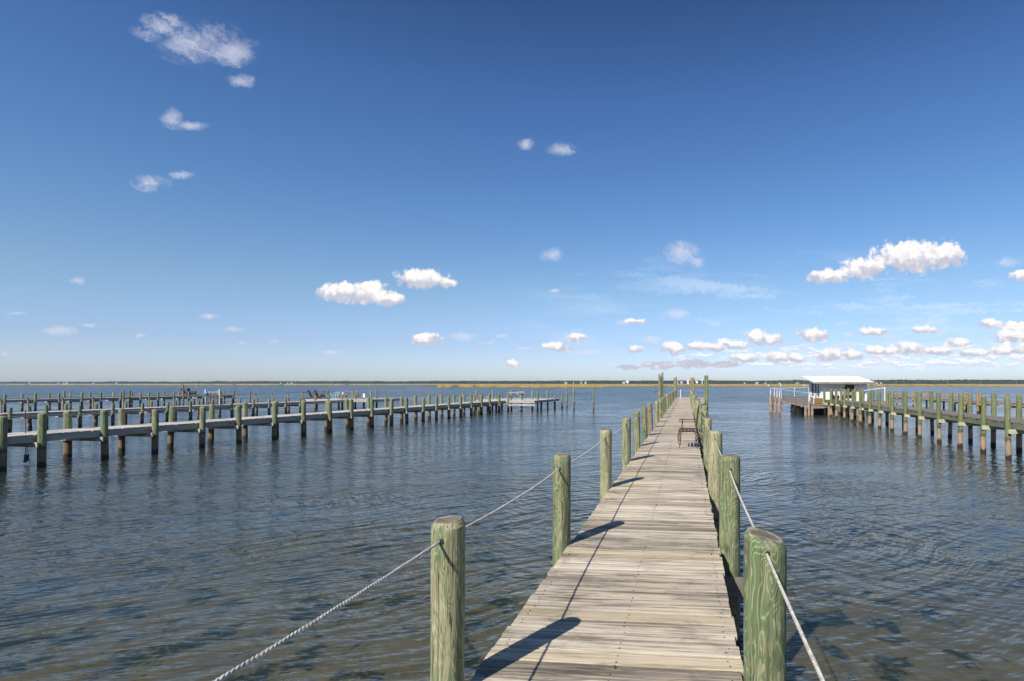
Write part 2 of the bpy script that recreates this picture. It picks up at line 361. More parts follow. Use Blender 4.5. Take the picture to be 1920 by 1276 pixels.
gust = t.math('MULTIPLY', gust, t.ramp(t.noise(t.vm('MULTIPLY', P, (.22, .38, 0)), 1, 3, .6, 0, '2D'), .32, .68, .62, 1.38, False))
gx = t.math('MULTIPLY', t.math('DIVIDE', t.math('SUBTRACT', h0, hx), E), gust)
gy = t.math('MULTIPLY', t.math('DIVIDE', t.math('SUBTRACT', h0, hy), E), gust)
# facets that lean away from the eye are hidden by the crests in front of them: fold their slope back
inc = t('ShaderNodeSeparateXYZ', {0: t('ShaderNodeNewGeometry').outputs['Incoming']})
hl = t.math('MAXIMUM', t.math('SQRT', t.math('MULTIPLY_ADD', inc.outputs[0], inc.outputs[0], t.math('MULTIPLY', inc.outputs[1], inc.outputs[1]))), 1e-4)
ix, iy, ta = t.math('DIVIDE', inc.outputs[0], hl), t.math('DIVIDE', inc.outputs[1], hl), t.math('DIVIDE', t.math('ABSOLUTE', inc.outputs[2]), hl)
sv = t.math('MULTIPLY_ADD', gx, ix, t.math('MULTIPLY', gy, iy))
ds = t.math('SUBTRACT', t.math('SUBTRACT', t.math('ABSOLUTE', t.math('ADD', sv, ta)), ta), sv)
gx, gy = t.math('MULTIPLY_ADD', ds, ix, gx), t.math('MULTIPLY_ADD', ds, iy, gy)
nrm = t.vm('NORMALIZE', t('ShaderNodeCombineXYZ', {0: gx, 1: gy, 2: 1.0}).outputs[0])
cosi = t.math('ABSOLUTE', t.vm('DOT_PRODUCT', nrm, t('ShaderNodeNewGeometry').outputs['Incoming']))
fr = t.math('MULTIPLY_ADD', t.math('POWER', t.math('SUBTRACT', 1.0, cosi, clamp=True), 5.0), .98, .02)
gl = t('ShaderNodeBsdfGlossy', {'Color': (.93, .93, .93, 1), 'Roughness': .09, 'Normal': nrm})
tr = t('ShaderNodeBsdfTransparent', {'Color': (.74, .75, .62, 1)})
df = t('ShaderNodeBsdfDiffuse', {'Color': (.036, .050, .047, 1)})
# murky water: the longer the slanted path to the bottom, the less of it shows
murk = t.math('SUBTRACT', 1.0, t.math('EXPONENT', t.math('DIVIDE', -.135, t.math('MAXIMUM', t.math('ABSOLUTE', inc.outputs[2]), .02))))
body = t('ShaderNodeMixShader', {0: murk, 1: tr.outputs[0], 2: df.outputs[0]})
sh = t('ShaderNodeMixShader', {0: fr, 1: body.outputs[0], 2: gl.outputs[0]})
t.l.new(sh.outputs[0], out.inputs[0])
M['water'] = m
m, t, out = material('silty_seabed')
P = t('ShaderNodeNewGeometry').outputs['Position']
wv = t('ShaderNodeTexNoise', {'Vector': P, 'Scale': 1.1, 'Detail': 3.0}).outputs['Color']
Pq = t.vm('ADD', P, t.vm('MULTIPLY', t.vm('SUBTRACT', wv, (.5, .5, .5)), (.9, .9, 0)))
n1 = t.noise(Pq, 1.5, 5, .66); n2 = t.noise(Pq, 2.6, 4, .65)
c = t.mix(t.ramp(n2, .3, .7), (.178, .150, .112), (.25, .213, .157))
c = t.mix(t.ramp(n1, .515, .61), c, (.022, .036, .014))
c = t.mix(t.math('MULTIPLY', t.ramp(t.noise(Pq, 1.35, 3), .62, .67), .8), c, (.04, .03, .035))
finish(t, out, c, 1, n2, .5, .1)
M['seabed'] = m

def sheet(name, x0, x1, y0, y1, z, mat):
    b = MB(); b.add([(x0, y0, z), (x1, y0, z), (x1, y1, z), (x0, y1, z)], [(0, 1, 2, 3)])
    return tag(b.build(name, mat), kind='structure')
sheet('water', -6000, 6000, -300, 7000, 0, M['water'])
sheet('seabed', -6000, 6000, -300, 7000, -.8, M['seabed'])

# ------------------------------------------------------------------ piles, boards
def pile_mb(r, h, seg=16, rings=8, slant=(0, 0), seed=0, lumps=0.0, flare=.0):
    """a round timber of radius r standing from z=0 to h, its top bevelled and sawn at a slant"""
    b = MB(); vs = []
    zs = [h * i / (rings - 1) for i in range(rings)]
    prof = [(z, r * (1 + flare * (1 - z / h))) for z in zs[:-1]] + [(h - .038 * min(1, r / .1), r * .99), (h - .004, r * .83), (h, r * .78)]
    for k, (z, q) in enumerate(prof):
        for j in range(seg):
            a = 2 * math.pi * j / seg
            n = mnoise.noise(Vector((math.cos(a) * 1.1 + seed * 3.7, math.sin(a) * 1.1, z * 1.3 + seed)))
            n2 = mnoise.noise(Vector((math.cos(a) * 3 + seed, math.sin(a) * 3 + 9, z * 6)))
            q2 = q * (1 + .055 * n + .018 * n2)
            if lumps and z < 1.5: q2 += lumps * max(0, mnoise.noise(Vector((math.cos(a) * 2.5 + seed, math.sin(a) * 2.5, z * 5))) - .15)
            x, y = q2 * math.cos(a), q2 * math.sin(a)
            up = (z > h - .2)
            vs.append((x, y, z + (slant[0] * x + slant[1] * y if up else 0)))
    K = len(prof)
    fs = [(k * seg + j, k * seg + (j + 1) % seg, (k + 1) * seg + (j + 1) % seg, (k + 1) * seg + j) for k in range(K - 1) for j in range(seg)]
    b.add(vs, fs)
    for i in range((K - 2) * seg, (K - 1) * seg): b.m[i] = 1
    o = (K - 1) * seg
    cen = len(b.v); b.v.append((0, 0, h - .004))
    for j in range(seg):
        b.f.append((o + j, o + (j + 1) % seg, cen)); b.m.append(1)
    return b

def boards(b, x0, x1, y0, y1, z, bw=.14, gap=.0095, th=.04, seg=1, jit=.012, nails=None, zj=.0012, nail_mi=1):
    """planks laid across from x0 to x1, side by side from y0 to y1, top at z"""
    y = y0; i = 0
    while y < y1 - bw * .5:
        wd = bw * random.uniform(.97, 1.03)
        a, c = x0 + random.uniform(-jit, jit), x1 + random.uniform(-jit, jit)
        ch = min(.0025, bw * .03); dz = random.uniform(-zj, zj); tw = random.uniform(-.002, .002)
        skew = random.uniform(-.003, .003); wob = random.random() * 50
        prof = [(0, -th), (wd, -th), (wd, -ch), (wd - ch, 0), (ch, 0), (0, -ch)]
        vs = []
        for s in range(seg + 1):
            f = s / seg; x = a + (c - a) * f
            e0 = .0022 * mnoise.noise(Vector((x * 3, wob, 0))) if seg > 1 else 0
            cup = .0025 * mnoise.noise(Vector((x * 1.2, wob, 4))) if seg > 1 else 0
            for k, (py, pz) in enumerate(prof):
                vs.append((x, y + py + skew * (f - .5) + (e0 if k in (0, 4, 5) else -e0), z + pz + dz + tw * (py / wd - .5) + cup))
        n = 6
        fs = [(s * n + k, s * n + (k + 1) % n, (s + 1) * n + (k + 1) % n, (s + 1) * n + k) for s in range(seg) for k in range(n)]
        fs = [tuple(reversed(f)) for f in fs]
        fs += [tuple(range(n)), tuple(range(seg * n + n - 1, seg * n - 1, -1))]
        b.add(vs, fs)
        if nails and y < nails[1]:
            for nx in nails[0]:
                for q in (.27, .73):
                    if random.random() < .15: continue
                    px, py = nx + random.uniform(-.016, .016), y + wd * q + random.uniform(-.012, .012)
                    r = random.uniform(.0038, .006); zt = z + dz + .003
                    if random.random() < .02: zt += random.uniform(.008, .02)
                    b.add([(px + r * math.cos(k * 1.0472), py + r * math.sin(k * 1.0472), zz) for zz in (z - .01, zt) for k in range(6)],
                          [tuple(range(6, 12))] + [(k, (k + 1) % 6, 6 + (k + 1) % 6, 6 + k) for k in range(6)], nail_mi)
        y += wd + gap * random.uniform(.5, 1.6); i += 1

class Pier:
    """local frame: +Y runs out along the pier, +X to its right, z = 0 at the water"""
    def __init__(s, name, X, Y, dx, dy):
        L = math.hypot(dx, dy); s.o = Vector((X, Y)); s.d = Vector((dx / L, dy / L)); s.n = Vector((s.d.y, -s.d.x))
        s.root = empty(name, (X, Y, 0), math.atan2(-s.d.x, s.d.y)); s.seed = len(bpy.data.objects)
    def along(s, px, x):
        """where a line of sight crosses the row of piles that stands x to the side"""
        q = s.o + x * s.n; k = kx(px)
        return (k * q.y - q.x) / (s.d.x - k * s.d.y)
    def loc(s, X, Y):
        v = Vector((X, Y)) - s.o; return v.dot(s.n), v.dot(s.d)
    def world(s, x, y): q = s.o + x * s.n + y * s.d; return q
    def piling(s, x, y, top, r, mat, seg=14, rings=8, slant=None, tilt=None, foot=-1.0, lumps=.02, tone=None):
        s.seed += 1
        sl = slant or (random.uniform(-.12, .12), random.uniform(-.12, .12))
        b = pile_mb(r, top - foot, seg, rings, sl, s.seed * .37, lumps)
        o = b.build('piling', [mat, M['end']], s.root, (x, y, foot), smooth=True)
        tl = tilt or (random.gauss(0, .016), random.gauss(0, .016))
        o.rotation_euler = (tl[0], tl[1], random.uniform(0, 6.28))
        if tilt: o.rotation_euler = (tl[0], tl[1], 0)
        o.color = (tone if tone is not None else random.uniform(.15, .85), .5, .5, 1)
        return o
    def part(s, name, b, mat, smooth=False): return b.build(name, mat, s.root, smooth=smooth)

def rope_line(b, pts, r, sag, seg=10, n=6, strands=0.0):
    """rope through the given points, sagging a little in every span"""
    path = []
    for i in range(len(pts) - 1):
        a, c = Vector(pts[i]), Vector(pts[i + 1])
        for k in range(seg):
            f = k / seg; p = a.lerp(c, f); p.z -= sag * 4 * f * (1 - f) * random.uniform(.97, 1.03); path.append(p)
    path.append(Vector(pts[-1]))
    if not strands: b.tube(path, r, n); return
    # three laid strands
    fine = [path[0]]
    for i in range(len(path) - 1):
        L = (path[i + 1] - path[i]).length; k = max(1, int(L / (strands / 7)))
        fine += [path[i].lerp(path[i + 1], (j + 1) / k) for j in range(k)]
    for ph in range(3):
        q = []; dist = 0
        for i, p in enumerate(fine):
            tdir = (fine[min(i + 1, len(fine) - 1)] - fine[max(i - 1, 0)]).normalized()
            if i: dist += (p - fine[i - 1]).length
            sxv = tdir.cross(Vector((0, 0, 1))).normalized(); szv = sxv.cross(tdir)
            a = dist / strands * 2 * math.pi + ph * 2.0944
            q.append(p + r * .45 * (math.cos(a) * sxv + math.sin(a) * szv))
        b.tube(q, r * .60, 5)

# ================================================================== the pier we stand on
DZ = 1.05
A0 = Pier('pier', .311, 0.0, .1012, 1.0)
tag(A0.root, 'long straight boardwalk of weathered planks in the foreground, rope strung along both sides', 'pier', 'wooden piers over the water')
WID = 1.47; LEN = 64.6
b = MB()
boards(b, -WID, 0, -1.6, 16, DZ, seg=10, nails=((-.07, -.72, -WID + .07), 16))
boards(b, -WID, 0, 16.0, LEN, DZ, seg=2)
A0.part('deck', b, [M['deck'], M['nail']])
for x in (-.045, -WID / 2, -WID + .045):
    b = MB(); b.box((x, (LEN - 1.6) / 2, DZ - .045 - .095), (.045, LEN + 1.4, .19)); A0.part('stringer', b, M['beam'])
LY = [0.05, 2.97, 5.67, 8.75, 11.7, 14.45, 17.4, 20.5] + [20.5 + 2.92 * k for k in range(1, 15)]
RY = [0.2, 3.1, 5.67, 8.58, 11.77, 14.7, 17.65, 20.6] + [20.6 + 2.92 * k for k in range(1, 15)]
ld = [.178, .168, .18, .18, .186, .18] ; rd = [.22, .23, .205, .215, .165, .185]
lx, rx_ = -WID - .09, .107
LP, RP = [], []
def rope_hole(pile, r, z):
    b = MB(); b.tube([(0, -r - .003, z + .002), (0, -r + .03, z)], .0135, 10)
    h = b.build('rope_hole', M['black'], pile); a = pile.rotation_euler.z; h.rotation_euler = (0, 0, -a)
for i, y in enumerate(LY):
    d = ld[i] if i < len(ld) else random.uniform(.17, .20)
    y = (y - lx * A0.n.y) / A0.d.y              # distance from the shore to distance along the pier
    top = 1.94 + (random.uniform(-.03, .03) if i > 4 else 0)
    near = i < 5
    pl_ = A0.piling(lx, y, top, d / 2, M['pile_brown'] if i == 7 else M['pile'], 40 if near else 16, 40 if near else 9, slant=(.04, .10) if i == 1 else None, tilt=(0, .004) if near else None, tone=(None, .5, .15, .9, .7, .5)[i] if i < 6 else None)
    LP.append((lx, y, top - (.02 if i == 0 else .095 if i == 1 else .13))); rope_hole(pl_, d / 2, LP[-1][2] + 1) if i < 8 else None
for i, y in enumerate(RY):
    d = rd[i] if i < len(rd) else random.uniform(.17, .21)
    y = (y - rx_ * A0.n.y) / A0.d.y
    top = (1.825 if i == 1 else 1.93) + (random.uniform(-.03, .03) if i > 4 else 0)
    near = i < 5
    pl_ = A0.piling(rx_ + (.0 if i < 6 else random.uniform(-.02, .03)), y, top, d / 2, M['pile_brown'] if i in (9,) else M['pile'], 40 if near else 16, 40 if near else 9,
              slant=(-.28, .08) if i == 1 else None, tilt=(0, .002 if i == 1 else .003) if near else None, tone=(None, .08, .12, .95, .6, .4)[i] if i < 6 else None)
    RP.append((rx_, y, top - (.16 if i == 0 else .07 if i == 1 else .13))); rope_hole(pl_, d / 2, RP[-1][2] + 1) if i < 8 else None
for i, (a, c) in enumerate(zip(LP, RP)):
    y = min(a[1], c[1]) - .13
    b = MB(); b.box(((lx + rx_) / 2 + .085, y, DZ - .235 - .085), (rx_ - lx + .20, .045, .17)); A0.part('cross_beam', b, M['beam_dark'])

def pier_rope(pier, pts, label, r=.0078, sag=.03, laid=0, mat='rope', group='ropes strung along the pilings'):
    b = MB(); P0 = [Vector(p) for p in pts]
    if laid: rope_line(b, P0[:laid + 1], r, sag, 10, strands=.055); rope_line(b, P0[laid:], r, sag, 5, 5)
    else: rope_line(b, P0, r, sag, 5, 5)
    o = b.build('rope', M[mat], None, (pier.o.x, pier.o.y, 0), pier.root.rotation_euler.z, smooth=True)
    return tag(o, label, 'rope', group)
pier_rope(A0, LP, 'white rope threaded through the left row of pilings of the boardwalk in the foreground', laid=5)
pier_rope(A0, RP, 'white rope threaded through the right row of pilings of the boardwalk in the foreground', laid=5)

# landing at the seaward end of the boardwalk, and its tall piles
b = MB(); boards(b, .02, 1.62, 57.4, 65.0, DZ - .004, bw=.16, seg=1); A0.part('landing_deck', b, [M['deck'], M['nail']])
b = MB(); b.box((.85, 57.38, DZ - .15), (1.5, .05, .15)); b.box((.85, 57.36, DZ - .36), (1.5, .05, .15)); A0.part('landing_fascia', b, M['beam'])
def pole(name, label, X, Y, top, r, mat, cat='mooring pile', group=None, seg=14, rz=0, tilt=(0, 0), foot=-1.0, lumps=.0):
    b = pile_mb(r, top - foot, seg, 10, (random.uniform(-.1, .1), random.uniform(-.1, .1)), X * 1.7 + Y, lumps)
    o = b.build(name, [mat, M['end']], None, (X, Y, foot), smooth=True); o.rotation_euler = (tilt[0], tilt[1], rz)
    o.color = (random.uniform(.2, .7), .5, .5, 1)
    return tag(o, label, cat, group)
TALL = 'tall mooring piles at the end of the boardwalk'
for px, Y, py, lab in ((1236.3, 55, 700.3, 'tall slim pile, left one of the three standing off the left side of the boardwalk'),
                       (1239.6, 57, 702.6, 'shortest of the three tall piles off the left side of the boardwalk'),
                       (1242.0, 55.4, 697, 'tallest pile, reaching highest into the sky, left of the far end of the boardwalk'),
                       (1264.6, 64.6, 707.4, 'shorter pile of the pair at the left far corner of the boardwalk'),
                       (1267.4, 64.5, 705.4, 'taller pile of the pair at the left far corner of the boardwalk'),
                       (1296.4, 64.6, 706.8, 'orange tinged pile of the pair at the right far corner of the boardwalk'),
                       (1299.9, 63.0, 706.4, 'greenish pile of the pair at the right far corner of the boardwalk'),
                       (1322.4, 56.6, 702.6, 'thick green pile, left one of the two beside the landing right of the boardwalk'),
                       (1325.8, 56.2, 702.4, 'green pile, right one of the two beside the landing right of the boardwalk')):
    q = at(px, Y); pole('mooring_pile', lab, q.x, q.y, zat(py, Y), .10 if px < 1300 else .115, M['pile_orange'] if px == 1296.4 else M['pile'], group=TALL)
q = A0.world(-WID + .46, 63.9)
b = MB(); b.tube([(0, 0, 0), (0, 0, .88)], .045, 10); b.box((0, 0, .012), (.16, .16, .024))
tag(b.build('pipe_post', M['white'], None, (q.x, q.y, DZ), smooth=True), 'short white pipe standing on the far end of the boardwalk', 'post')
a, c = at(1267, 63.3, zat(731, 63.3)), at(1323, 56.6, zat(731.2, 56.6))
b = MB(); mid = at(1299, 63.1, zat(731, 63.1)); rope_line(b, [a - a, mid - a, c - a], .012, .02)
tag(b.build('rope', M['rope'], None, a, smooth=True), 'thin rope stretched across the far end of the boardwalk between tall piles', 'rope', 'ropes strung along the pilings')

# ------------------------------------------------------------------ side piers
def row_from(pier, pxs, x): return [pier.along(p, x) for p in pxs]
def side_pier(name, label, X, Y, dx, dy, x0, x1, xl, xr, y0, y1, dz, top, lpx, rpx, deckm, pilem, beamm, r=.10, capside=-1, extra_l=(), extra_r=(), capm='beam', bw=.15):
    p = Pier(name, X, Y, dx, dy); tag(p.root, label, 'pier', 'wooden piers over the water')
    b = MB(); boards(b, x0, x1, y0, y1, dz, bw=bw, gap=.012, seg=1, jit=.03); p.part('deck', b, [deckm, M['nail']])
    for x in (x0 + .03, (x0 + x1) / 2, x1 - .03):
        b = MB(); b.box((x, (y0 + y1) / 2, dz - .045 - .10), (.05, y1 - y0 - .05, .20)); p.part('stringer', b, beamm)
    tops = {}
    for side, xx, pxs, ex in (('l', xl, lpx, extra_l), ('r', xr, rpx, extra_r)):
        ys = sorted(list(ex) + row_from(p, pxs, xx)); tops[side] = []
        for y in ys:
            tp = top + random.uniform(-.05, .05); rr = r * random.uniform(.9, 1.08)
            p.piling(xx, y, tp, rr, pilem, lumps=.03, tilt=None); tops[side].append((xx, y, tp - .1))
    for xx, y, z in tops['r' if capside > 0 else 'l']:
        b = MB(); b.box(((xl + xr) / 2, y - r - .03, dz - .25 - .07), (abs(xr - xl) + .20, .05, .15)); p.part('cross_beam', b, M[capm])
    return p, tops

# pier A: nearest on the left
PA, ta = side_pier('pier', 'nearest pier on the left, bleached planks on green pilings, running out to a broad head', -18.75, 18.1, .199, .98, -1.6, -.1, -1.72, 0, -9, 36.2, 1.02, 1.69,
    [126.7, 229, 317, 393, 460, 519, 570.6, 612, 653, 691, 724, 753, 780.6, 805.6, 829.6, 851.5, 870, 889, 898],
    [2, 77, 198, 290, 378, 449, 514, 568, 620, 660, 698, 733.5, 763.5, 793, 818, 842.5, 864, 884, 903, 919, 936], M['deck_far'], M['pile_green'], M['beam'], .115, 1,
    extra_l=(-6.5, -4.2, -1.9), extra_r=(-6.8, -4.7))
def head_deck(p, x0, x1, y0, y1, dz, deckm, beamm, fascia=None):
    b = MB(); boards(b, x0, x1, y0 + .06, y1, dz, bw=.16, gap=.012, seg=1, jit=.03); p.part('head_deck', b, [deckm, M['nail']])
    b = MB(); b.box(((x0 + x1) / 2, y0 + .03, dz - .115), (x1 - x0, .05, .22)); p.part('head_fascia', b, fascia or beamm)
    for x in (x0 + .05, x0 * .66 + x1 * .34, x0 * .33 + x1 * .67, x1 - .05):
        b = MB(); b.box((x, (y0 + y1) / 2 + .05, dz - .15), (.05, y1 - y0 - .2, .20)); p.part('stringer', b, beamm)
head_deck(PA, -3.8, 2.75, 36.25, 43.6, 1.02, M['deck_far'], M['beam'], M['deck_far'])
b = MB(); b.box((1.45, 36.2, .60), (2.7, .05, .16)); PA.part('lower_fascia', b, M['deck_far'])
for px, Y, py in ((953.3, 53.6, 735.5), (977.5, 54.0, 736.5), (1007.6, 54.3, 731.6), (1027.5, 56.6, 730.4), (1040.6, 58.6, 740.5), (1054, 60.2, 739.5),
                  (959, 57.5, 729.3), (998.3, 57.5, 729.8), (1014.3, 60.5, 741), (922.7, 57, 729.8), (893.5, 57, 730), (867, 55.5, 731.6), (914.3, 56.5, 741), (930, 58, 740), (941, 60, 740)):
    q = at(px, Y); x, y = PA.loc(q.x, q.y)
    PA.piling(x, y, zat(py, Y), .085 if py < 732 else .10, M['pile_green'] if py > 731 else M['pile'], lumps=.02)
a, c = at(954, 53.6, 1.74), at(979, 54.0, 1.76)
b = MB(); (ax, ay), (cx_, cy_) = PA.loc(a.x, a.y), PA.loc(c.x, c.y)
b.beam((ax, ay - .12, 1.76), (cx_ + .2, cy_ - .12, 1.78), .05, .10); b.beam((cx_ - .55, cy_ - .12, 1.74), (cx_ - .05, cy_ - .12, 1.36), .04, .08)
b.beam((cx_ + .17, cy_ + .3, 1.0), (cx_ + .17, cy_ + .3, 1.75), .07, .07); b.beam((ax + .1, ay + .3, 1.0), (ax + .1, ay + .3, 1.72), .07, .07); b.beam((cx_ - .3, cy_ - .1, 1.84), (cx_ + .25, cy_ - .1, 1.86), .12, .03)
PA.part('rail_frame', b, M['beam'])
pier_rope(PA, ta['r'][2:], 'grey line along the near row of pilings of the nearest left pier', .006, .02)
pier_rope(PA, ta['l'][2:], 'grey line along the far row of pilings of the nearest left pier', .006, .02)
for px, Y, py, lab in ((1063, 62.8, 725.4, 'lone marker pile closest to the end of the left pier'), (1076, 56.4, 723, 'lone marker pile, middle of three past the end of the left pier'),
                       (1113, 55.8, 723, 'lone marker pile standing in open water, farthest from the left pier')):
    q = at(px, Y); pole('mooring_pile', lab, q.x, q.y, zat(py, Y), .083, M['pile'], group='marker piles in open water')
# a hanging line with an old net weight under the first pier
q = PA.world(-1.0, PA.along(48, -1.0))
b = MB(); b.tube([(0, 0, 1.75), (0, 0, .95), (.01, 0, .3)], .012, 6); b.tube([(0, 0, .95), (.06, 0, .5), (.12, .02, .02)], .008, 5)
for k in range(5): b.box((.01 + .02 * math.sin(k), .02 * math.cos(k * 2), .30 - .05 * k), (.09, .08, .06), k)
tag(b.build('mooring_line', M['nail'], None, (q.x, q.y, 0)), 'dark mooring line dangling to the water under the nearest left pier', 'rope')

# pier B: second on the left, with a railing, a gate and a furnished head
PB, tb = side_pier('pier', 'second pier on the left, with thin railing, picket gate and furnished head', -34, 31.2, .212, .977, -1.55, -.1, -1.65, 0, -6, 27, .97, 1.35,
    [57, 123, 179, 235, 285, 329, 373, 411, 449, 481, 513, 541, 569], [16.7, 87, 150, 211, 265.6, 312.5, 358, 398, 436, 474, 505, 536, 563], M['deck_far'], M['pile_green'], M['beam'], .095, 1, extra_l=(-3.,), extra_r=(-3.6,))
head_deck(PB, -5.6, 1.9, 27.05, 32.6, .97, M['deck_far'], M['beam'], M['beam'])
for px, Y, py in ((591, 57.6, 740), (594.6, 59.5, 740.5), (616.5, 57.4, 739.2), (641.5, 58.2, 738.2), (666, 58.4, 738.2), (614.5, 61.5, 730), (662, 63.5, 730), (683, 58.6, 744), (696.8, 60.5, 732), (706.5, 60.5, 730), (636, 62, 740)):
    q = at(px, Y); x, y = PB.loc(q.x, q.y); PB.piling(x, y, zat(py, Y), .095, M['pile_green'], lumps=.02)
for px in (2, 52.7, 117.7, 174.6, 231, 280, 326, 370, 446.7, 479, 511, 540, 567):
    y = PB.along(px, -1.5); b = MB(); b.beam((-1.5, y, .9), (-1.5, y, 1.74), .06, .06); PB.part('rail_post', b, M['pile_brown'])
b = MB(); b.beam((-1.5, -5, 1.75), (-1.5, 26.9, 1.76), .05, .035); PB.part('handrail', b, M['beam'])
b = MB(); xa, ya = PB.loc(*at(567, 58.6)[:2]); xb, yb = PB.loc(*at(613, 60.5)[:2])
b.beam((xa, ya, 1.72), (xb, yb, 1.74), .05, .06); b.beam((xa, ya, .95), (xa, ya, 1.72), .08, .08); b.beam((xb, yb, .95), (xb, yb, 1.72), .07, .07); PB.part('head_rail', b, M['rot'])

yg = PB.along(399, -.83); qg = PB.world(-.83, yg)
gate = tag(empty('picket_gate', (qg.x, qg.y, .972), PB.root.rotation_euler.z), 'small picket gate closing off the second left pier between two white capped posts', 'gate')
for s in (-1, 1):
    b = MB(); b.box((s * .66, 0, .57), (.085, .085, 1.14)); po = b.build('gate_post', M['beam'], gate)
    b = MB(); b.box((0, 0, 1.165), (.10, .10, .05)); b.box((-.03, -.045, .95), (.05, .012, .36)); b.build('post_cap', M['white'], po, (s * .66, 0, 0))
b = MB()
for z in (.12, .70): b.box((0, .03, z), (1.24, .03, .06))
b.build('gate_frame', M['black'], gate)
b = MB()
for k in range(9):
    x = -.54 + k * .135; b.box((x, -.005, .40), (.062, .024, .78))
b.build('pickets', M['picket'], gate)
b = MB()
for k in range(9):
    x = -.47 + k * .135; b.box((x, .07, .56), (.05, .02, .24))
b.build('back_slats', M['cap'], gate)
b = MB(); b.tube([(-.62, 0, 1.0), (0, 0, .985), (.62, 0, 1.0)], .012, 6); b.build('top_wire', M['white'], gate)
# blue float hung on the gate
def lathe(b, prof, n=16, mi=0):
    vs = [(r * math.cos(2 * math.pi * j / n), r * math.sin(2 * math.pi * j / n), z) for r, z in prof for j in range(n)]
    fs = [(k * n + j, k * n + (j + 1) % n, (k + 1) * n + (j + 1) % n, (k + 1) * n + j) for k in range(len(prof) - 1) for j in range(n)]
    fs += [tuple(range(n - 1, -1, -1)), tuple(range((len(prof) - 1) * n, len(prof) * n))]
    b.add(vs, fs, mi)
def ball(b, r, z0, sz=1.0, n=16, c=(0, 0)):
    prof = [(max(.004, r * math.sin(math.pi * k / 10)), z0 - r * sz * math.cos(math.pi * k / 10)) for k in range(11)]
    o = len(b.v); lathe(b, prof, n)
    for i in range(o, len(b.v)): x, y, z = b.v[i]; b.v[i] = (x + c[0], y + c[1], z)
qf = PB.world(-.83 - .46, yg - .12)
flo = tag(empty('fishing_float', (qf.x, qf.y, 1.62)), 'bright blue ball float hanging on the picket gate', 'float')
b = MB(); ball(b, .125, .20); b.build('float_ball', M['bluefloat'], flo, smooth=True)
b = MB(); b.tube([(0, 0, .33), (.0, .02, .36), (0, .1, .34)], .01, 6); b.tube([(0, 0, .07), (.08, 0, -.02), (.2, 0, -.02), (.3, 0, .02)], .016, 6); b.build('lanyard', M['bluefloat'], flo)

def adirondack(name, loc, rz, label, group):
    """low slatted garden chair facing local -Y"""
    o = tag(empty(name, loc, rz), label, 'chair', group)
    b = MB()
    for k in range(6): b.beam((-.25, -.30 + k * .1, .38 - k * .028), (.25, -.30 + k * .1, .38 - k * .028), .09, .022)
    b.build('seat', M['darkwood'], o)
    b = MB()
    for k in range(5):
        x = -.2 + k * .1; b.beam((x * .8, .20, .22), (x * 1.15, .52, .96 - abs(k - 2) * .035), .088, .022)
    b.build('backrest', M['darkwood'], o)
    for s in (-1, 1):
        b = MB(); b.box((s * .32, -.02, .56), (.13, .68, .025)); b.build('armrest', M['darkwood'], o)
        b = MB(); b.box((s * .29, -.28, .275), (.04, .09, .55)); b.build('leg', M['darkwood'], o)
        b = MB(); b.beam((s * .29, -.3, .36), (s * .29, .50, .03), .03, .10); b.build('leg', M['darkwood'], o)
    return o
ADG = 'dark brown wooden chairs on the left piers'
zB = .972
for px, lab in ((587.5, 'dark brown chair on second left pier head, farther from its side table'), (600, 'dark brown chair on second left pier head, next to the side table')):
    q = at(px, 60.6); adirondack('garden_chair', (q.x, q.y, zB), R(96), lab, ADG)
q = at(605, 60.0); st = tag(empty('side_table', (q.x, q.y, zB), R(10)), 'small dark side table beside the brown chairs on the second left pier', 'table')
b = MB(); [b.box((0, -.16 + k * .08, .43), (.44, .07, .025)) for k in range(5)]; b.build('tabletop', M['darkwood'], st)
for sx_ in (-1, 1):
    for sy in (-1, 1): b = MB(); b.beam((sx_ * .2, sy * .16, 0), (sx_ * .16, sy * .14, .415), .04, .04); b.build('leg', M['darkwood'], st)

q = at(628.3, 60.2); tc = tag(empty('metal_chair', (q.x, q.y, zB), R(-20)), 'pale teal metal chair with openwork back beside the picnic table', 'chair')
b = MB(); b.tube([(-.26, -.2, .40), (.26, -.2, .40), (.24, .22, .38), (-.24, .22, .38), (-.26, -.2, .40)], .016, 6); [b.beam((-.24, -.16 + .09 * k, .395), (.24, -.16 + .09 * k, .395), .04, .01) for k in range(5)]; b.build('seat', M['teal'], tc)
b = MB(); b.tube([(-.26, .2, .38), (-.30, .32, .72), (-.22, .36, .80), (-.1, .36, .66), (0, .35, .62), (.1, .36, .66), (.22, .36, .80), (.30, .32, .72), (.26, .2, .38)], .022, 7)
for x in (-.14, 0, .14): b.tube([(x * 1.2, .22, .38), (x * .8, .30, .52), (x, .35, .66)], .016, 6)
b.build('backrest', M['teal'], tc, smooth=True)
for s in (-1, 1):
    b = MB(); b.tube([(s * .27, .26, .60), (s * .34, 0, .63), (s * .38, -.24, .60), (s * .30, -.24, .42)], .022, 7); b.build('armrest', M['teal'], tc, smooth=True)
    for yy in (-.18, .2): b = MB(); b.tube([(s * .25, yy, .40), (s * .14, yy * .6, .16), (s * .26, yy * 1.15, 0)], .02, 7); b.build('leg', M['teal'], tc, smooth=True)

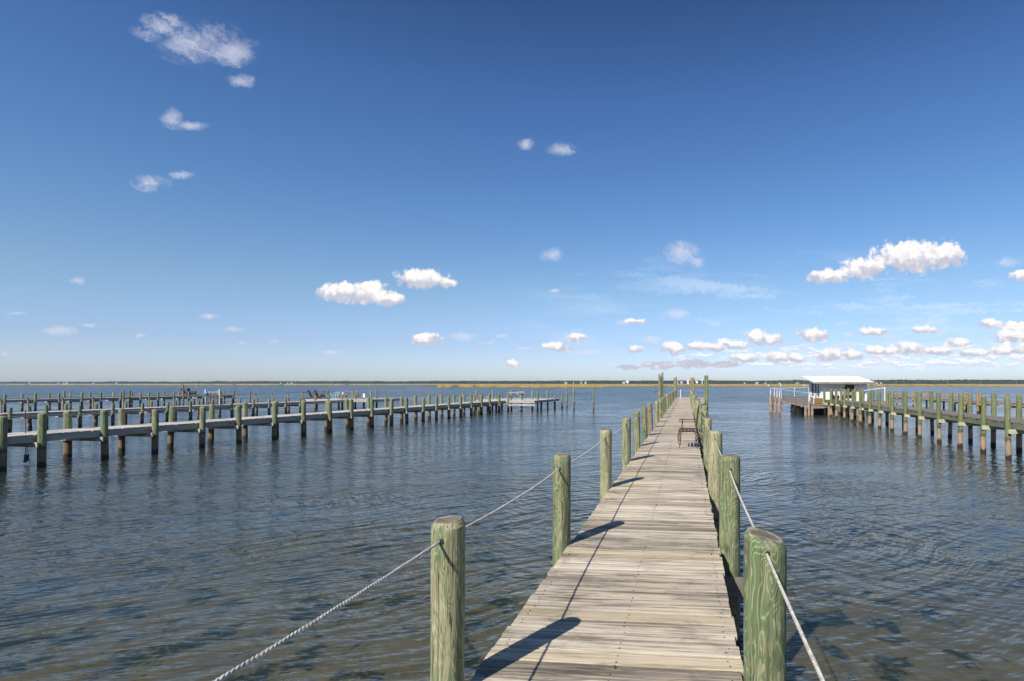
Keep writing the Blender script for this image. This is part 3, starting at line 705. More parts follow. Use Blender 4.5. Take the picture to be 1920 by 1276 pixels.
q = at(660, 60.9); pt = tag(empty('picnic_table', (q.x, q.y, zB), R(14)), 'grey wooden picnic table with attached benches on the second left pier', 'picnic table')
b = MB(); [b.box((0, -.3 + .15 * k, .74), (1.5, .14, .04)) for k in range(5)]; b.build('tabletop', M['rot'], pt)
for s in (-1, 1):
    b = MB(); [b.box((0, s * (.62 + .13 * k), .44), (1.5, .12, .04)) for k in range(2)]; b.build('bench', M['rot'], pt)
    b = MB(); b.beam((s * .55, -.72, 0), (s * .55, -.22, .72), .04, .09); b.beam((s * .55, .72, 0), (s * .55, .22, .72), .04, .09); b.beam((s * .52, -.72, .40), (s * .52, .72, .40), .04, .08); b.build('leg_frame', M['rot'], pt)
q = at(643.2, 61.5); b = MB(); lathe(b, [(.05, 0), (.075, .01), (.075, .25), (.05, .27), (.035, .29), (.035, .32)], 12)
tag(b.build('white_jug', M['white'], None, (q.x, q.y, zB + .42), smooth=True), 'narrow white jug standing on a bait table left of the picnic table', 'jug')
bt = tag(empty('bait_table', (q.x, q.y, zB), R(5)), 'low weathered bait table between the teal chair and the picnic table', 'table')
b = MB(); b.box((-.1, 0, .40), (.85, .42, .04)); b.build('tabletop', M['rot'], bt)
for sx_ in (-.42, .22):
    for sy in (-.15, .15): b = MB(); b.box((sx_, sy, .19), (.06, .06, .38)); b.build('leg', M['rot'], bt)
q = at(683.5, 58.6); x = zat(744, 58.6)
b = MB(); b.box((0, 0, .19), (.21, .20, .36)); b.box((0, 0, .385), (.23, .22, .035))
tag(b.build('white_box', M['white'], None, (q.x, q.y, x), PB.root.rotation_euler.z), 'white box sitting on a short piling at the second left pier head', 'box')

# pier C: farthest on the left
PC, tcc = side_pier('pier', 'farthest pier on the left, slim and low in front of open water', -58.4, 53.2, .212, .977, -1.55, -.1, -1.65, 0, -9, 24.3, 1.08, 1.62,
    [41.5, 94, 132.7, 170, 211, 246.6, 278.5, 308, 336.7, 364, 394, 408, 421], [9.4, 66, 112.5, 153.7, 190.6, 225.6, 264, 296.5, 326, 353.5, 382, 416, 438], M['deck_far'], M['pile'], M['beam'], .095, 1, extra_l=(-5., -7.5), extra_r=(-3., -6.))
for px, Y, py, lab in ((120.5, 66, 731.8, 'thin dark pile left among those along the farthest left pier'), (232, 68, 729.9, 'thin dark mooring pile close to the middle of the farthest left pier'), (243.5, 63.6, 729.6, 'pale slim pile in front of the farthest left pier'),
                       (343.8, 68.8, 720.1, 'tall dark pile rising to the horizon by the farthest left pier'), (336, 73, 730.5, 'white topped pile by the farthest left pier'), (468.8, 70, 731.3, 'lone white and dark pile past the end of the farthest left pier')):
    q = at(px, Y); pole('mooring_pile', lab, q.x, q.y, zat(py, Y), .09, M['pile_brown'] if 'dark' in lab else M['pile'], group='mooring piles off the left piers')
for px, lab in ((349.5, 'dark brown chair on the farthest left pier, beside the tall dark pile'), (360, 'dark brown chair on the farthest left pier, nearer to its end')):
    y = PC.along(px, -.9); q = PC.world(-.9, y); adirondack('garden_chair', (q.x, q.y, 1.082), R(92), lab, ADG)
y = PC.along(361, -.06); q = PC.world(.06, y)
b = MB(); b.box((0, 0, 0), (.7, .07, .17), PC.root.rotation_euler.z); b.box((0, 0, .115), (.8, .12, .04), PC.root.rotation_euler.z)
tag(b.build('white_bench_box', M['white'], None, (q.x, q.y, .78)), 'white box hung on the side of the farthest left pier', 'box')

# pier D: nearest on the right
PD, td = side_pier('pier', 'grey decked pier on the right, lime green pilings, leading to the white roofed shack', 13.35, 20, .1046, .9945, .12, 1.5, 0, 1.62, -8, 27.6, 1.28, 2.2,
    [1892.5, 1843, 1799, 1762, 1724.5, 1698, 1672.5, 1649.5, 1630.5, 1613.5, 1596.7, 1582.5, 1569, 1557.8, 1547],
    [1911, 1862, 1820, 1780, 1749, 1720, 1695, 1663, 1636, 1619.7, 1603, 1590.6, 1578.7], M['deck_grey'], M['pile_lime'], M['beam_green'], .098, -1, extra_l=(-2.2, -4.4, -6.6), extra_r=(-2.0, -4.2, -6.4), capm='cap')
pier_rope(PD, td['l'][1:], 'grey line along the near row of pilings of the right pier', .006, .02)
pier_rope(PD, td['r'][1:], 'grey line along the far row of pilings of the right pier', .006, .02)
# pier E: far right
PE, te = side_pier('pier', 'tan pier with orange lit pilings at the far right, behind the grey decked pier', 30.5, 45.9, .112, .994, .12, 1.5, 0, 1.62, -14, 28, 1.06, 1.75,
    [1890, 1834, 1808, 1785, 1745, 1712, 1681, 1669], [1838, 1812, 1790.4, 1769.6, 1737.6, 1722], M['deck_tan'], M['pile_orange'], M['beam'], .10, -1, extra_l=(-2.6, -5.2, -8, -11), extra_r=(-1.5, -4, -7, -10), capm='pile_orange')

# ------------------------------------------------------------------ the bait shack and its leaning platform
SX, SY, SZ = 17.0, 50.6, 1.06
plat = tag(empty('platform', (15.0, 50, 0)), 'sagging weathered wooden platform in front of the white roofed shack', 'platform')
def plz(X, Y): return 1.22 + .085 * (Y - 50) - .05 * max(0, X - 14.3)
b = MB(); n = 44
for k in range(n):                     # planks across, following the sag
    Y0 = 46.5 + (53.2 - 46.5) * k / n; Y1 = 46.5 + (53.2 - 46.5) * (k + .9) / n; Ym = (Y0 + Y1) / 2
    xl_ = 14.25 - (Ym - 46.5) * .285 if Ym < 50 else 13.25 - (Ym - 50) * .08
    xr_ = 16.9; xs = [xl_ + random.uniform(-.05, .05), (xl_ + xr_) / 2, xr_]
    j = random.uniform(-.012, .012)
    vs = [(x - 15, y - 50, plz(x, y) + j - th) for x in xs for y, th in ((Y0, .045), (Y1, .045), (Y1, 0), (Y0, 0))]
    fs = [(s * 4 + i, (s + 1) * 4 + i, (s + 1) * 4 + (i + 1) % 4, s * 4 + (i + 1) % 4) for s in range(2) for i in range(4)] + [(0, 1, 2, 3), (8, 11, 10, 9)]
    b.add(vs, fs)
b.build('deck', [M['deck_grey']], plat)
def pl(X, Y, dz): return (X - 15, Y - 50, plz(X, Y) + dz)
b = MB(); b.beam(pl(13.3, 50, -.13), pl(14.25, 46.55, -.13), .06, .16); b.build('edge_beam', M['rot'], plat)
b = MB(); b.beam(pl(14.25, 46.5, -.12), pl(16.2, 46.6, -.12), .06, .14); b.beam(pl(14.4, 46.4, -.30), pl(16.0, 46.5, -.18), .05, .10); b.build('edge_beam', M['rot'], plat)
b = MB(); b.beam(pl(13.05, 52.6, -.13), pl(13.3, 50, -.13), .08, .22); b.build('edge_beam', M['rot'], plat)
for X, Y, r in ((13.0, 52.5, .085), (13.05, 51.9, .07), (13.15, 51.2, .095), (13.24, 50.6, .06), (13.32, 50.1, .085)):
    lean = random.uniform(-.1, .1)
    o = pile_mb(r, plz(X, Y) + 1.1, 10, 14, (.4, .3), X * 9 + Y, .10).build('piling', [M['rot'], M['end']], plat, (X - 15, Y - 50, -1), smooth=True); o.rotation_euler = (lean * .5, lean * .6, 0)
b = MB()
for k in range(9):                      # splintered braces between the rotten posts
    Y = 50.1 + .29 * k; X = 13.30 - .039 * k; z0_ = random.uniform(.1, .5)
    b.beam((X - 15 + .1, Y - 50, plz(X, Y) - .2 - random.uniform(0, .2)), (X - 15 + random.uniform(-.05, .25), Y - 50 + random.uniform(-.35, .35), z0_), random.uniform(.05, .12), random.uniform(.04, .09))
b.beam((13.34 - 15, .1, .62), (13.02 - 15, 2.5, .75), .07, .16)
b.build('broken_brace', M['rot'], plat)
for X, Y, top in ((14.35, 46.35, .75), (14.62, 46.3, 1.18), (14.9, 46.35, .72), (16.35, 46.6, .72), (16.6, 46.7, .8)):
    pile_mb(.10, top + 1, 10, 12, (.3, .2), X * 5, .05).build('piling', [M['rot'], M['end']], plat, (X - 15, Y - 50, -1), smooth=True)
b = MB()                                # old log cribwork under the platform, its shade put into a near-black colour
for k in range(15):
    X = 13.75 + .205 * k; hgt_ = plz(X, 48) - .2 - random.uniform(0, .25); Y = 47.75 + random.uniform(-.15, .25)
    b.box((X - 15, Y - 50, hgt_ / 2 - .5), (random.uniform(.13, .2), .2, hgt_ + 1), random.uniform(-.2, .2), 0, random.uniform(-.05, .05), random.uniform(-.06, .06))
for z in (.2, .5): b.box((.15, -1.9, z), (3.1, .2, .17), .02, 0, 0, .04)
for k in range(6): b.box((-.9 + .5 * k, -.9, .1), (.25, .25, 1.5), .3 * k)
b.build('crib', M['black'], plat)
b = MB(); b.beam(pl(14.62, 46.3, .0), pl(14.62, 46.3, .62), .07, .07); b.build('rail_post', M['white'], plat)
rp = [(1444.6, 53.0, 725.8), (1451.9, 52.3, 726.4), (1456.8, 51.5, 727), (1461.2, 50.9, 727.4), (1464.6, 50.2, 728), (1489.4, 52.9, 725.4), (1516.4, 52.9, 725.6)]
for px, Y, py in rp:
    q = at(px, Y); b = MB(); b.beam((q.x - 15, q.y - 50, plz(q.x, q.y) - .1), (q.x - 15, q.y - 50, zat(py, Y)), (.06 if px < 1463 else .035), (.06 if px < 1463 else .035)); b.build('rail_post', M['white'], plat)
def pp(px, Y, py): q = at(px, Y, zat(py, Y)); return (q.x - 15, q.y - 50, q.z)
b = MB(); b.beam(pp(1443.5, 53, 726.6), pp(1489.4, 52.9, 725.5), .03, .04); b.beam(pp(1489.4, 52.9, 725.5), pp(1519, 52.9, 725.2), .025, .035); b.build('handrail', M['cap'], plat)
b = MB(); b.beam(pp(1443.5, 53, 726.8), pp(1464.6, 50.2, 728), .03, .04); b.beam(pp(1464.6, 50.2, 728), pp(1489.4, 48.9, 732.2), .025, .03); b.beam(pp(1489.4, 48.9, 732.2), pp(1545, 47.6, 738.3), .025, .03); b.build('handrail', M['cap'], plat)
# fixed floor under the shack and to its right
b = MB(); boards(b, -1.0, 6.2, -.7, 4.6, 0, bw=.2, gap=.015, jit=.08); fl_ = b.build('shack_floor', [M['deck_grey'], M['nail']], plat, (SX - 15, SY - 50, SZ))
b = MB(); b.box((2.6, -.73, -.14), (7.2, .06, .2)); b.build('edge_beam', M['rot'], plat, (SX - 15, SY - 50, SZ))
for X in (-.9, .3, 1.5, 2.7, 3.9, 5.0, 6.1):
    for Y in (-.5, 1.8, 4.2): pile_mb(.11, SZ + .85, 10, 8, (0, 0), X * 5 + Y, .05).build('piling', [M['pile_brown'], M['end']], plat, (SX + X - 15, SY + Y - 50, -1), smooth=True)

sh_ = tag(empty('bait_shack', (SX, SY, SZ)), 'small bait shack with flat sloping white roof, grey upper walls and white lower panels', 'shack')
SW, SD, EV, BK = 4.1, 3.1, 1.56, 2.0           # width, depth, eave and back wall heights
b = MB(); th = .08                               # front wall: uprights and grey shutters leave the window open
b.box((.62, 0, 1.19), (1.24, th, .74)); b.box((3.55, 0, 1.19), (1.1, th, .74)); b.box((1.70, .02, 1.40), (.92, th, .32)); b.box((2.58, 0, 1.50), (.84, th, .115))
b.build('shutter', M['slate'], sh_)
b = MB(); b.box((.43, -.03, .42), (.80, .05, .80)); b.build('lower_panel', M['white'], sh_)
b = MB(); b.box((3.30, -.03, .40), (.42, .05, .84)); b.build('lower_panel', M['white'], sh_)
b = MB(); b.box((3.98, -.03, .40), (.12, .05, .84)); b.box((1.72, -.03, .30), (.1, .05, .6), 0, 0, 0, .2); b.build('lower_panel', M['white'], sh_)
b = MB(); b.box((2.55, -.02, .12), (.9, .05, .22)); b.box((2.55, -.03, .72), (.95, .04, .06)); b.box((2.55, -.03, .58), (.95, .04, .05)); b.build('counter', M['white'], sh_)
# torn white sheet hanging over the middle bay
b = MB(); vs = []; nn = 14
for i in range(nn + 1):
    x = 1.10 + 1.0 * i / nn; lo = .48 + .28 * mnoise.noise(Vector((i * .8, 3, 1))) + .12 * abs(i / nn - .45); hi = 1.23 + .08 * mnoise.noise(Vector((i * 1.7, 8, 0)))
    vs += [(x, -.06 + .02 * math.sin(i), lo), (x, -.07 + .02 * math.cos(i * 1.3), (lo + hi) / 2), (x, -.055, hi)]
fs = [(i * 3 + k, i * 3 + 3 + k, i * 3 + 4 + k, i * 3 + 1 + k) for i in range(nn) for k in range(2)]
b.add(vs, fs); b.build('torn_sheet', M['white'], sh_)
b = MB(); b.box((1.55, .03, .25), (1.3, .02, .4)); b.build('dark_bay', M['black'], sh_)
def wall_prism(b, x, t_):
    vs = [(x - t_ / 2, 0, 0), (x + t_ / 2, 0, 0), (x + t_ / 2, SD, 0), (x - t_ / 2, SD, 0), (x - t_ / 2, 0, EV), (x + t_ / 2, 0, EV), (x + t_ / 2, SD, BK), (x - t_ / 2, SD, BK)]
    b.add(vs, [(3, 2, 1, 0), (4, 5, 6, 7), (0, 1, 5, 4), (1, 2, 6, 5), (2, 3, 7, 6), (3, 0, 4, 7)])
b = MB(); wall_prism(b, SW - .0, .08); b.build('wall', M['slate'], sh_)
# left wall is open framework with two glazed strips
b = MB()
for y0, y1 in ((.06, .28), (.75, .95), (1.5, 1.75), (2.5, SD)): b.box((0, (y0 + y1) / 2, .8), (.08, y1 - y0, 1.6))
b.box((0, SD / 2, .2), (.07, SD, .4)); b.box((0, SD / 2 + .5, 1.70), (.07, SD - 1.0, .25)); b.build('wall', M['slate'], sh_)
for y0, y1 in ((.28, .75), (.95, 1.5), (1.75, 2.5)):
    b = MB(); b.box((.02, (y0 + y1) / 2, .95), (.02, y1 - y0, 1.2)); wd_ = b.build('window', M['black'], sh_)
    b = MB(); [b.box((-.01, (y0 + y1) / 2, .55 + .25 * k), (.03, y1 - y0, .025)) for k in range(5)]; b.build('window_bars', M['slate'], wd_)
b = MB(); b.box((SW / 2, SD, BK / 2), (SW, .08, BK)); b.build('wall', M['slate'], sh_)
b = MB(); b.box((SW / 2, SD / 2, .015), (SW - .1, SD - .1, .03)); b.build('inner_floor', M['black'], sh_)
zf, zb = EV + .01, BK + .16                       # roof slab
y0, y1, x0, x1 = -.66, SD + .15, -.72, SW + .48
b = MB(); nrib = 40
vs = [(x0, y0, zf), (x1, y0, zf), (x1, y1, zb), (x0, y1, zb), (x0, y0, zf + .1), (x1, y0, zf + .1), (x1, y1, zb + .1), (x0, y1, zb + .1)]
b.add(vs, [(3, 2, 1, 0), (4, 5, 6, 7), (1, 2, 6, 5), (2, 3, 7, 6), (3, 0, 4, 7), (0, 1, 5, 4)])
for k in range(nrib):
    x = x0 + .06 + (x1 - x0 - .12) * k / (nrib - 1); b.beam((x, y0 - .03, zf + .112), (x, y1, zb + .112), .03, .022)
rf = b.build('roof', M['roof'], sh_)
b = MB(); b.box(((x0 + x1) / 2, y0 - .025, zf + .025), (x1 - x0, .045, .17)); b.build('fascia', M['fascia'], rf)
q = at(1534.5, 47.4); b = MB(); b.box((0, 0, .24), (.76, .035, .42)); b.box((-.4, 0, .15), (.05, .06, .5)); b.box((.42, 0, .15), (.06, .06, .74), 0, 0, 0, .12)
sg = tag(empty('board_panel', (q.x, q.y, plz(q.x, q.y) + .02), R(4)), 'brown wooden board standing upright at the corner of the sagging platform', 'board')
b2 = MB(); b2.box((0, 0, .24), (.76, .035, .42)); b2.build('panel', M['brownboard'], sg)
for s, l_ in ((-.405, .05), (.42, .12)):
    b2 = MB(); b2.box((s, -.005, .20), (.05, .06, .62), 0, 0, 0, l_); b2.build('upright', M['white'], sg)
# white plastic chair by the shack
q = at(1524, 49.8); wc = tag(empty('plastic_chair', (q.x, q.y, plz(q.x, q.y) + .01), R(60)), 'white plastic chair at the left corner of the shack', 'chair')
b = MB(); b.box((0, 0, .41), (.48, .46, .035)); b.build('seat', M['white'], wc)
b = MB()
for k in range(5): b.beam((-.18 + .09 * k, .22, .42), (-.2 + .1 * k, .32, .86 - .02 * abs(k - 2)), .07, .018)
b.beam((-.23, .315, .84), (.23, .315, .84), .03, .06); b.build('backrest', M['white'], wc)
for s in (-1, 1):
    b = MB(); b.box((s * .26, .02, .63), (.05, .5, .03)); b.box((s * .26, -.22, .52), (.05, .04, .22)); b.build('armrest', M['white'], wc)
    for yy in (-.2, .2): b = MB(); b.beam((s * .22, yy, .40), (s * .26, yy * 1.15, 0), .045, .045); b.build('leg', M['white'], wc)
# rail right of the shack
q = at(1658.7, 50.2); rr_ = tag(empty('railing', (q.x, q.y, SZ)), 'white railing running from the right side of the shack to a white post', 'railing')
b = MB(); b.box((0, 0, .6), (.07, .07, 1.2)); b.build('post', M['white'], rr_)
b = MB(); b.beam((-2.0, .15, .92), (.12, 0, 1.2), .05, .05); b.beam((-2.0, .15, .92), (-2.7, 1.5, 1.1), .04, .04); b.build('handrail', M['white'], rr_)
b = MB(); b.box((-2.0, .15, .46), (.06, .06, .92)); b.build('post', M['white'], rr_)
for px, Y, py, lab in ((1650.5, 49, 757, 'broken brown stub under the railing right of the shack'), (1607, 46.6, 764, 'short weathered stub between pilings of the right pier')):
    q = at(px, Y); pole('pile_stub', lab, q.x, q.y, zat(py, Y), .16, M['rot'], 'pile', lumps=.1, seg=12)

# ------------------------------------------------------------------ iron chair on the boardwalk
Yc = 14.17; q0 = Vector((kx(1291.8) * Yc, Yc))
chair = tag(empty('iron_chair', (q0.x, q0.y + .18, DZ + .002), A0.root.rotation_euler.z), 'rusty brown iron armchair with slatted seat standing sideways on the boardwalk', 'chair')
def crv(pts, n=8):                                  # smooth path through points
    pts = [Vector(p) for p in pts]; res = []
    P_ = [pts[0] * 2 - pts[1]] + pts + [pts[-1] * 2 - pts[-2]]
    for i in range(1, len(P_) - 2):
        for k in range(n):
            t_ = k / n; a, b_, c_, d_ = P_[i - 1], P_[i], P_[i + 1], P_[i + 2]
            res.append(.5 * (2 * b_ + (c_ - a) * t_ + (2 * a - 5 * b_ + 4 * c_ - d_) * t_ ** 2 + (3 * b_ - 3 * c_ + d_ - a) * t_ ** 3))
    return res + [pts[-1]]
hw = .42
b = MB()
b.tube([(-.21, -hw, .425), (.21, -hw, .42), (.21, hw, .42), (-.21, hw, .425), (-.21, -hw, .425)], .013, 6)
for k in range(6):
    x = -.205 + k * .082; b.box((x, 0, .43), (.058 if 0 < k < 5 else .03, hw * 2, .008))
for yy in (-hw, hw): b.box((0, yy, .415), (.44, .012, .032))
b.build('seat', M['iron'], chair)
for s in (-1, 1):
    y = s * hw
    for fx, sg_ in ((-.2, -1), (.2, 1)):
        b = MB()
        b.tube(crv([(fx + .02 * sg_, y, .42), (fx + .055 * sg_, y, .28), (fx + .03 * sg_, y, .12), (fx + .0 * sg_, y, .06), (fx + .035 * sg_, y, .005)]), .010, 6)
        b.tube(crv([(fx - .075 * sg_, y, .415), (fx - .01 * sg_, y, .33), (fx + .0 * sg_, y, .24), (fx - .015 * sg_, y, .14), (fx + .005 * sg_, y, .06)]), .009, 6)
        b.tube(crv([(fx + .0 * sg_, y, .40), (fx + .02 * sg_, y, .34), (fx + .01 * sg_, y, .30)]), .008, 6)
        b.build('leg', M['iron'], chair, smooth=True)
    b = MB(); b.beam((-.24, y, .655), (.21, y, .645), .045, .018); b.beam((-.155, y, .42), (-.145, y, .65), .024, .012); b.build('armrest', M['iron'], chair)
b = MB()
for s in (-1, 1): b.tube(crv([(.20, s * hw, .40), (.215, s * hw, .62), (.25, s * hw, .95)]), .013, 6)
b.tube(crv([(.25, -hw, .95), (.262, -.12, 1.0), (.262, .12, 1.0), (.25, hw, .95)]), .013, 6)
for k in range(6):
    y = -hw + 2 * hw * (k + .5) / 6; z0_ = .50; z1_ = .93
    b.tube([(.208, y - .05, z0_), (.245, y + .05, z1_)], .008, 5); b.tube([(.208, y + .05, z0_), (.245, y - .05, z1_)], .008, 5)
b.tube([(.208, -hw, .5), (.208, hw, .5)], .010, 5)
b.build('backrest', M['iron'], chair, smooth=True)
# blue line tied to the piling behind the chair
yq = (14.7 - rx_ * A0.n.y) / A0.d.y
b = MB()
for z, k in ((1.41, 3), (1.07, 2)):
    for i in range(k):
        b.tube([(rx_ + .108 * math.cos(a * .3927), yq + .108 * math.sin(a * .3927), z + .014 * i + .004 * math.sin(a)) for a in range(17)], .0055, 5)
b.tube([(rx_ - .1, yq - .06, 1.42), (rx_ - .14, yq - .2, 1.25), (rx_ - .12, yq - .3, 1.08), (rx_ - .16, yq - .4, 1.062), (rx_ - .2, yq - .45, 1.062)], .0055, 5)
tag(b.build('rope', M['blueline'], None, (A0.o.x, A0.o.y, 0), A0.root.rotation_euler.z), 'blue line tied round the piling behind the iron chair', 'rope')

# ------------------------------------------------------------------ buoy
q = at(1228, 168); by = tag(empty('channel_buoy', (q.x, q.y, 0)), 'green channel buoy leaning in the water left of the boardwalk end', 'buoy')
b = MB(); lathe(b, [(.30, 0), (.28, .12), (.17, .18), (.13, .62), (.10, .82), (.04, .86)], 14); o = b.build('can', M['greenbuoy'], by, smooth=True); o.rotation_euler = (0, R(-16), 0)
b = MB(); lathe(b, [(.2, -.3), (.46, -.1), (.50, .05), (.44, .14), (.2, .2)], 16); b.build('float_base', M['nail'], by, (.1, 0, 0), smooth=True)

# ------------------------------------------------------------------ far shore: marsh, woods, buildings, poles
m, t, out = material('golden_marsh_grass')
P = t('ShaderNodeNewGeometry').outputs['Position']; rnd = t('ShaderNodeNewGeometry').outputs['Random Per Island']
n1 = t.noise(t.vm('MULTIPLY', P, (.02, .012, 0)), 1, 4, .6)
c = t.mix(t.ramp(n1, .36, .62), (.32, .21, .055), (.19, .16, .045))
c = t.mix(t.ramp(rnd, .3, 1), c, (.40, .265, .08))
finish(t, out, c, .9); M['marsh'] = m
M['mud'] = plain('marsh_mud', (.16, .125, .09), (.11, .09, .06), .9, .05)
M['sandbar'] = plain('far_land', (.33, .27, .21), (.26, .22, .17), .9, .02)
def land(name, pts, z, mat):
    b = MB(); n = len(pts)
    b.add([(x, y, z) for x, y in pts] + [(x, y, -.9) for x, y in pts], [tuple(range(n))] + [(i, i + n, (i + 1) % n + n, (i + 1) % n) for i in range(n)])
    return tag(b.build(name, mat), kind='structure')
def pxy(px, Y): return (kx(px) * Y, Y)
def shoreline(px0, px1, Y, amp, n=60, seed=0):
    return [pxy(px0 + (px1 - px0) * i / n, Y * (1 + amp * mnoise.noise(Vector((i * .35, seed, 2))))) for i in range(n + 1)]
def tufts(b, pts_front, depth, rows, hgt, per, seed):
    """upright blades of marsh grass in rows behind a shoreline"""
    rnd_ = random.Random(seed)
    for r_ in range(rows):
        f = (r_ / max(1, rows - 1)) ** 1.6
        for i in range(len(pts_front) - 1):
            (xa, ya), (xb, yb) = pts_front[i], pts_front[i + 1]
            for k in range(per):
                g = (k + rnd_.random()) / per; x = xa + (xb - xa) * g; y = ya + (yb - ya) * g
                s = 1 + f * depth / y; x *= s; y *= s; y += rnd_.uniform(-3, 3)
                wd = abs(xb - xa) / per * s * rnd_.uniform(.6, 1.1); hh = hgt * rnd_.uniform(.7, 1.15) * (.8 + .4 * mnoise.noise(Vector((x * .02, y * .01, 0))))
                b.add([(x - wd, y, .1), (x + wd, y, .1), (x + wd * .6, y + .5, hh * rnd_.uniform(.75, 1)), (x, y + .4, hh), (x - wd * .6, y + .5, hh * rnd_.uniform(.75, 1))], [(0, 1, 2, 3, 4)])
def back(px0, px1, Y): return [pxy(px1, Y), pxy(px0, Y)]
mg = MB()
s1 = shoreline(745, 1131, 345, .04, 60, 1)
s1 = [(x, y * (1 + .22 * max(0, 1 - i / 16) ** 1.5)) for i, (x, y) in enumerate(s1)]; land('marsh', s1 + back(760, 1131, 640), .12, M['mud']); tufts(mg, s1, 260, 16, .85, 7, 3)
s2 = shoreline(1132, 2060, 470, .05, 110, 5); land('marsh', s2 + back(1132, 2060, 1100), .12, M['mud']); tufts(mg, s2, 560, 18, 1.35, 7, 4)
s3 = shoreline(-140, 745, 760, .05, 80, 9); land('marsh', s3 + back(-140, 745, 1250), .12, M['mud']); tufts(mg, s3, 420, 12, 1.1, 5, 5)
s4 = shoreline(745, 1132, 800, .04, 50, 12); land('marsh', s4 + back(745, 1132, 1300), .12, M['mud']); tufts(mg, s4, 420, 10, 1.0, 5, 6)
tag(mg.build('marsh_grass', M['marsh']), kind='stuff')
land('far_land', [pxy(-200, 2300), pxy(700, 1700), pxy(1300, 1450), pxy(2100, 1350), pxy(2100, 5000), pxy(-200, 5200)], .35, M['sandbar'])

m, t, out = material('far_pine_woods')
P = t('ShaderNodeNewGeometry').outputs['Position']; rnd = t('ShaderNodeNewGeometry').outputs['Random Per Island']
n1 = t.noise(P, .35, 3, .7)
c = t.mix(t.ramp(n1, .35, .65), (.014, .022, .014), (.036, .048, .026)); c = t.mix(t.math('MULTIPLY', t.ramp(rnd, .5, 1), .7), c, (.055, .055, .03))
finish(t, out, c, .95); M['woods'] = m
b = MB(); rt = random.Random(11)
ico = []                                           # crown: jittered low sphere
for k in range(5):
    for j in range(6 if 0 < k < 4 else 1):
        th_ = math.pi * k / 4; ph_ = 2 * math.pi * (j + .5 * (k % 2)) / 6; ico.append((math.sin(th_) * math.cos(ph_), math.sin(th_) * math.sin(ph_), math.cos(th_)))
rows_ = [[0], list(range(1, 7)), list(range(7, 13)), list(range(13, 19)), [19]]
icf = [(0, 1 + (j + 1) % 6, 1 + j) for j in range(6)] + [(19, 13 + j, 13 + (j + 1) % 6) for j in range(6)]
for ra in (1, 7):
    for j in range(6): icf.append((ra + j, ra + (j + 1) % 6, ra + 6 + (j + 1) % 6, ra + 6 + j))
icf = [tuple(reversed(f)) for f in icf]
def tree_base(px): return 2450 - 900 * min(1, max(0, (px + 150) / 1900)) ** .8
for r_ in range(5):
    px = -170.0
    while px < 2090:
        Y = tree_base(px) + r_ * 26 + rt.uniform(-15, 15)
        hgt = (6.9 + 3.2 * min(1.1, max(0, px / 1700)) + 2.2 * mnoise.noise(Vector((px * .011, r_ * .4, 5))) + 1.6 * mnoise.noise(Vector((px * .05, r_, 1)))) * (1 + .05 * r_)
        rad = rt.uniform(3.5, 7.5); x = kx(px) * Y
        for lo in (0, 1):
            cz_ = (hgt * .55 if lo else hgt * .2 + 1); rz_ = hgt * (.5 if lo else .35); jx = rt.uniform(-2, 2) * lo
            b.add([(x + jx + v[0] * rad * rt.uniform(.75, 1.2) * (.8 if lo else 1.1), Y + v[1] * rad * rt.uniform(.75, 1.2), cz_ + v[2] * rz_ * rt.uniform(.8, 1.15)) for v in ico], icf)
        px += rad * F / Y * rt.uniform(.9, 1.5)
tag(b.build('woods', M['woods']), kind='stuff')

def house(px, Y, wpx, hpx, py, label, mat='white', roofm='sandbar', cat='building', flat=False):
    q = at(px, Y); wd = wpx * .7 * Y / F; ht = hpx * .72 * Y / F; z0_ = .3; dp = wd * .7
    o = tag(empty('shore_building', (q.x, q.y, z0_), R((px * 7) % 30 - 15)), label, cat, 'pale buildings along the far shore')
    zb_ = max(ht * .6, 0)
    b = MB(); b.box((0, 0, zb_ / 2), (wd, dp, zb_)); b.build('wall', M[mat], o)
    b = MB(); e = .4
    rz1 = ht - z0_ if not flat else zb_ + .4
    b.add([(-wd / 2 - e, -dp / 2 - e, zb_ + .02), (wd / 2 + e, -dp / 2 - e, zb_ + .02), (wd / 2 + e, dp / 2 + e, zb_ + .02), (-wd / 2 - e, dp / 2 + e, zb_ + .02), (-wd / 2 - e, 0, rz1), (wd / 2 + e, 0, rz1)],
          [(3, 2, 1, 0), (0, 1, 5, 4), (2, 3, 4, 5), (0, 4, 3), (1, 2, 5)]); b.build('roof', M[roofm], o)
    return o
LB = ['low white house at the far left end of the shore', 'second white house from the left on the far shore', 'small white house beside its twin on the distant left shore', 'wide white house on the distant left shore', 'white cottage below the woods left of the middle piers',
      'small gabled white house above the farthest left pier', 'little grey house left of two white sheds on the far shore', 'small white shed above the second left pier', 'wide white shed above the second left pier']
for (px, wp), lab in zip(((56, 5), (110, 4), (120, 3), (126, 6), (176, 5), (219, 4), (526.5, 3), (540, 4), (547, 6)), LB):
    Y = tree_base(px) - 160; house(px, Y, wp, 3.4, 0, lab, 'shore_white', 'shore_white')
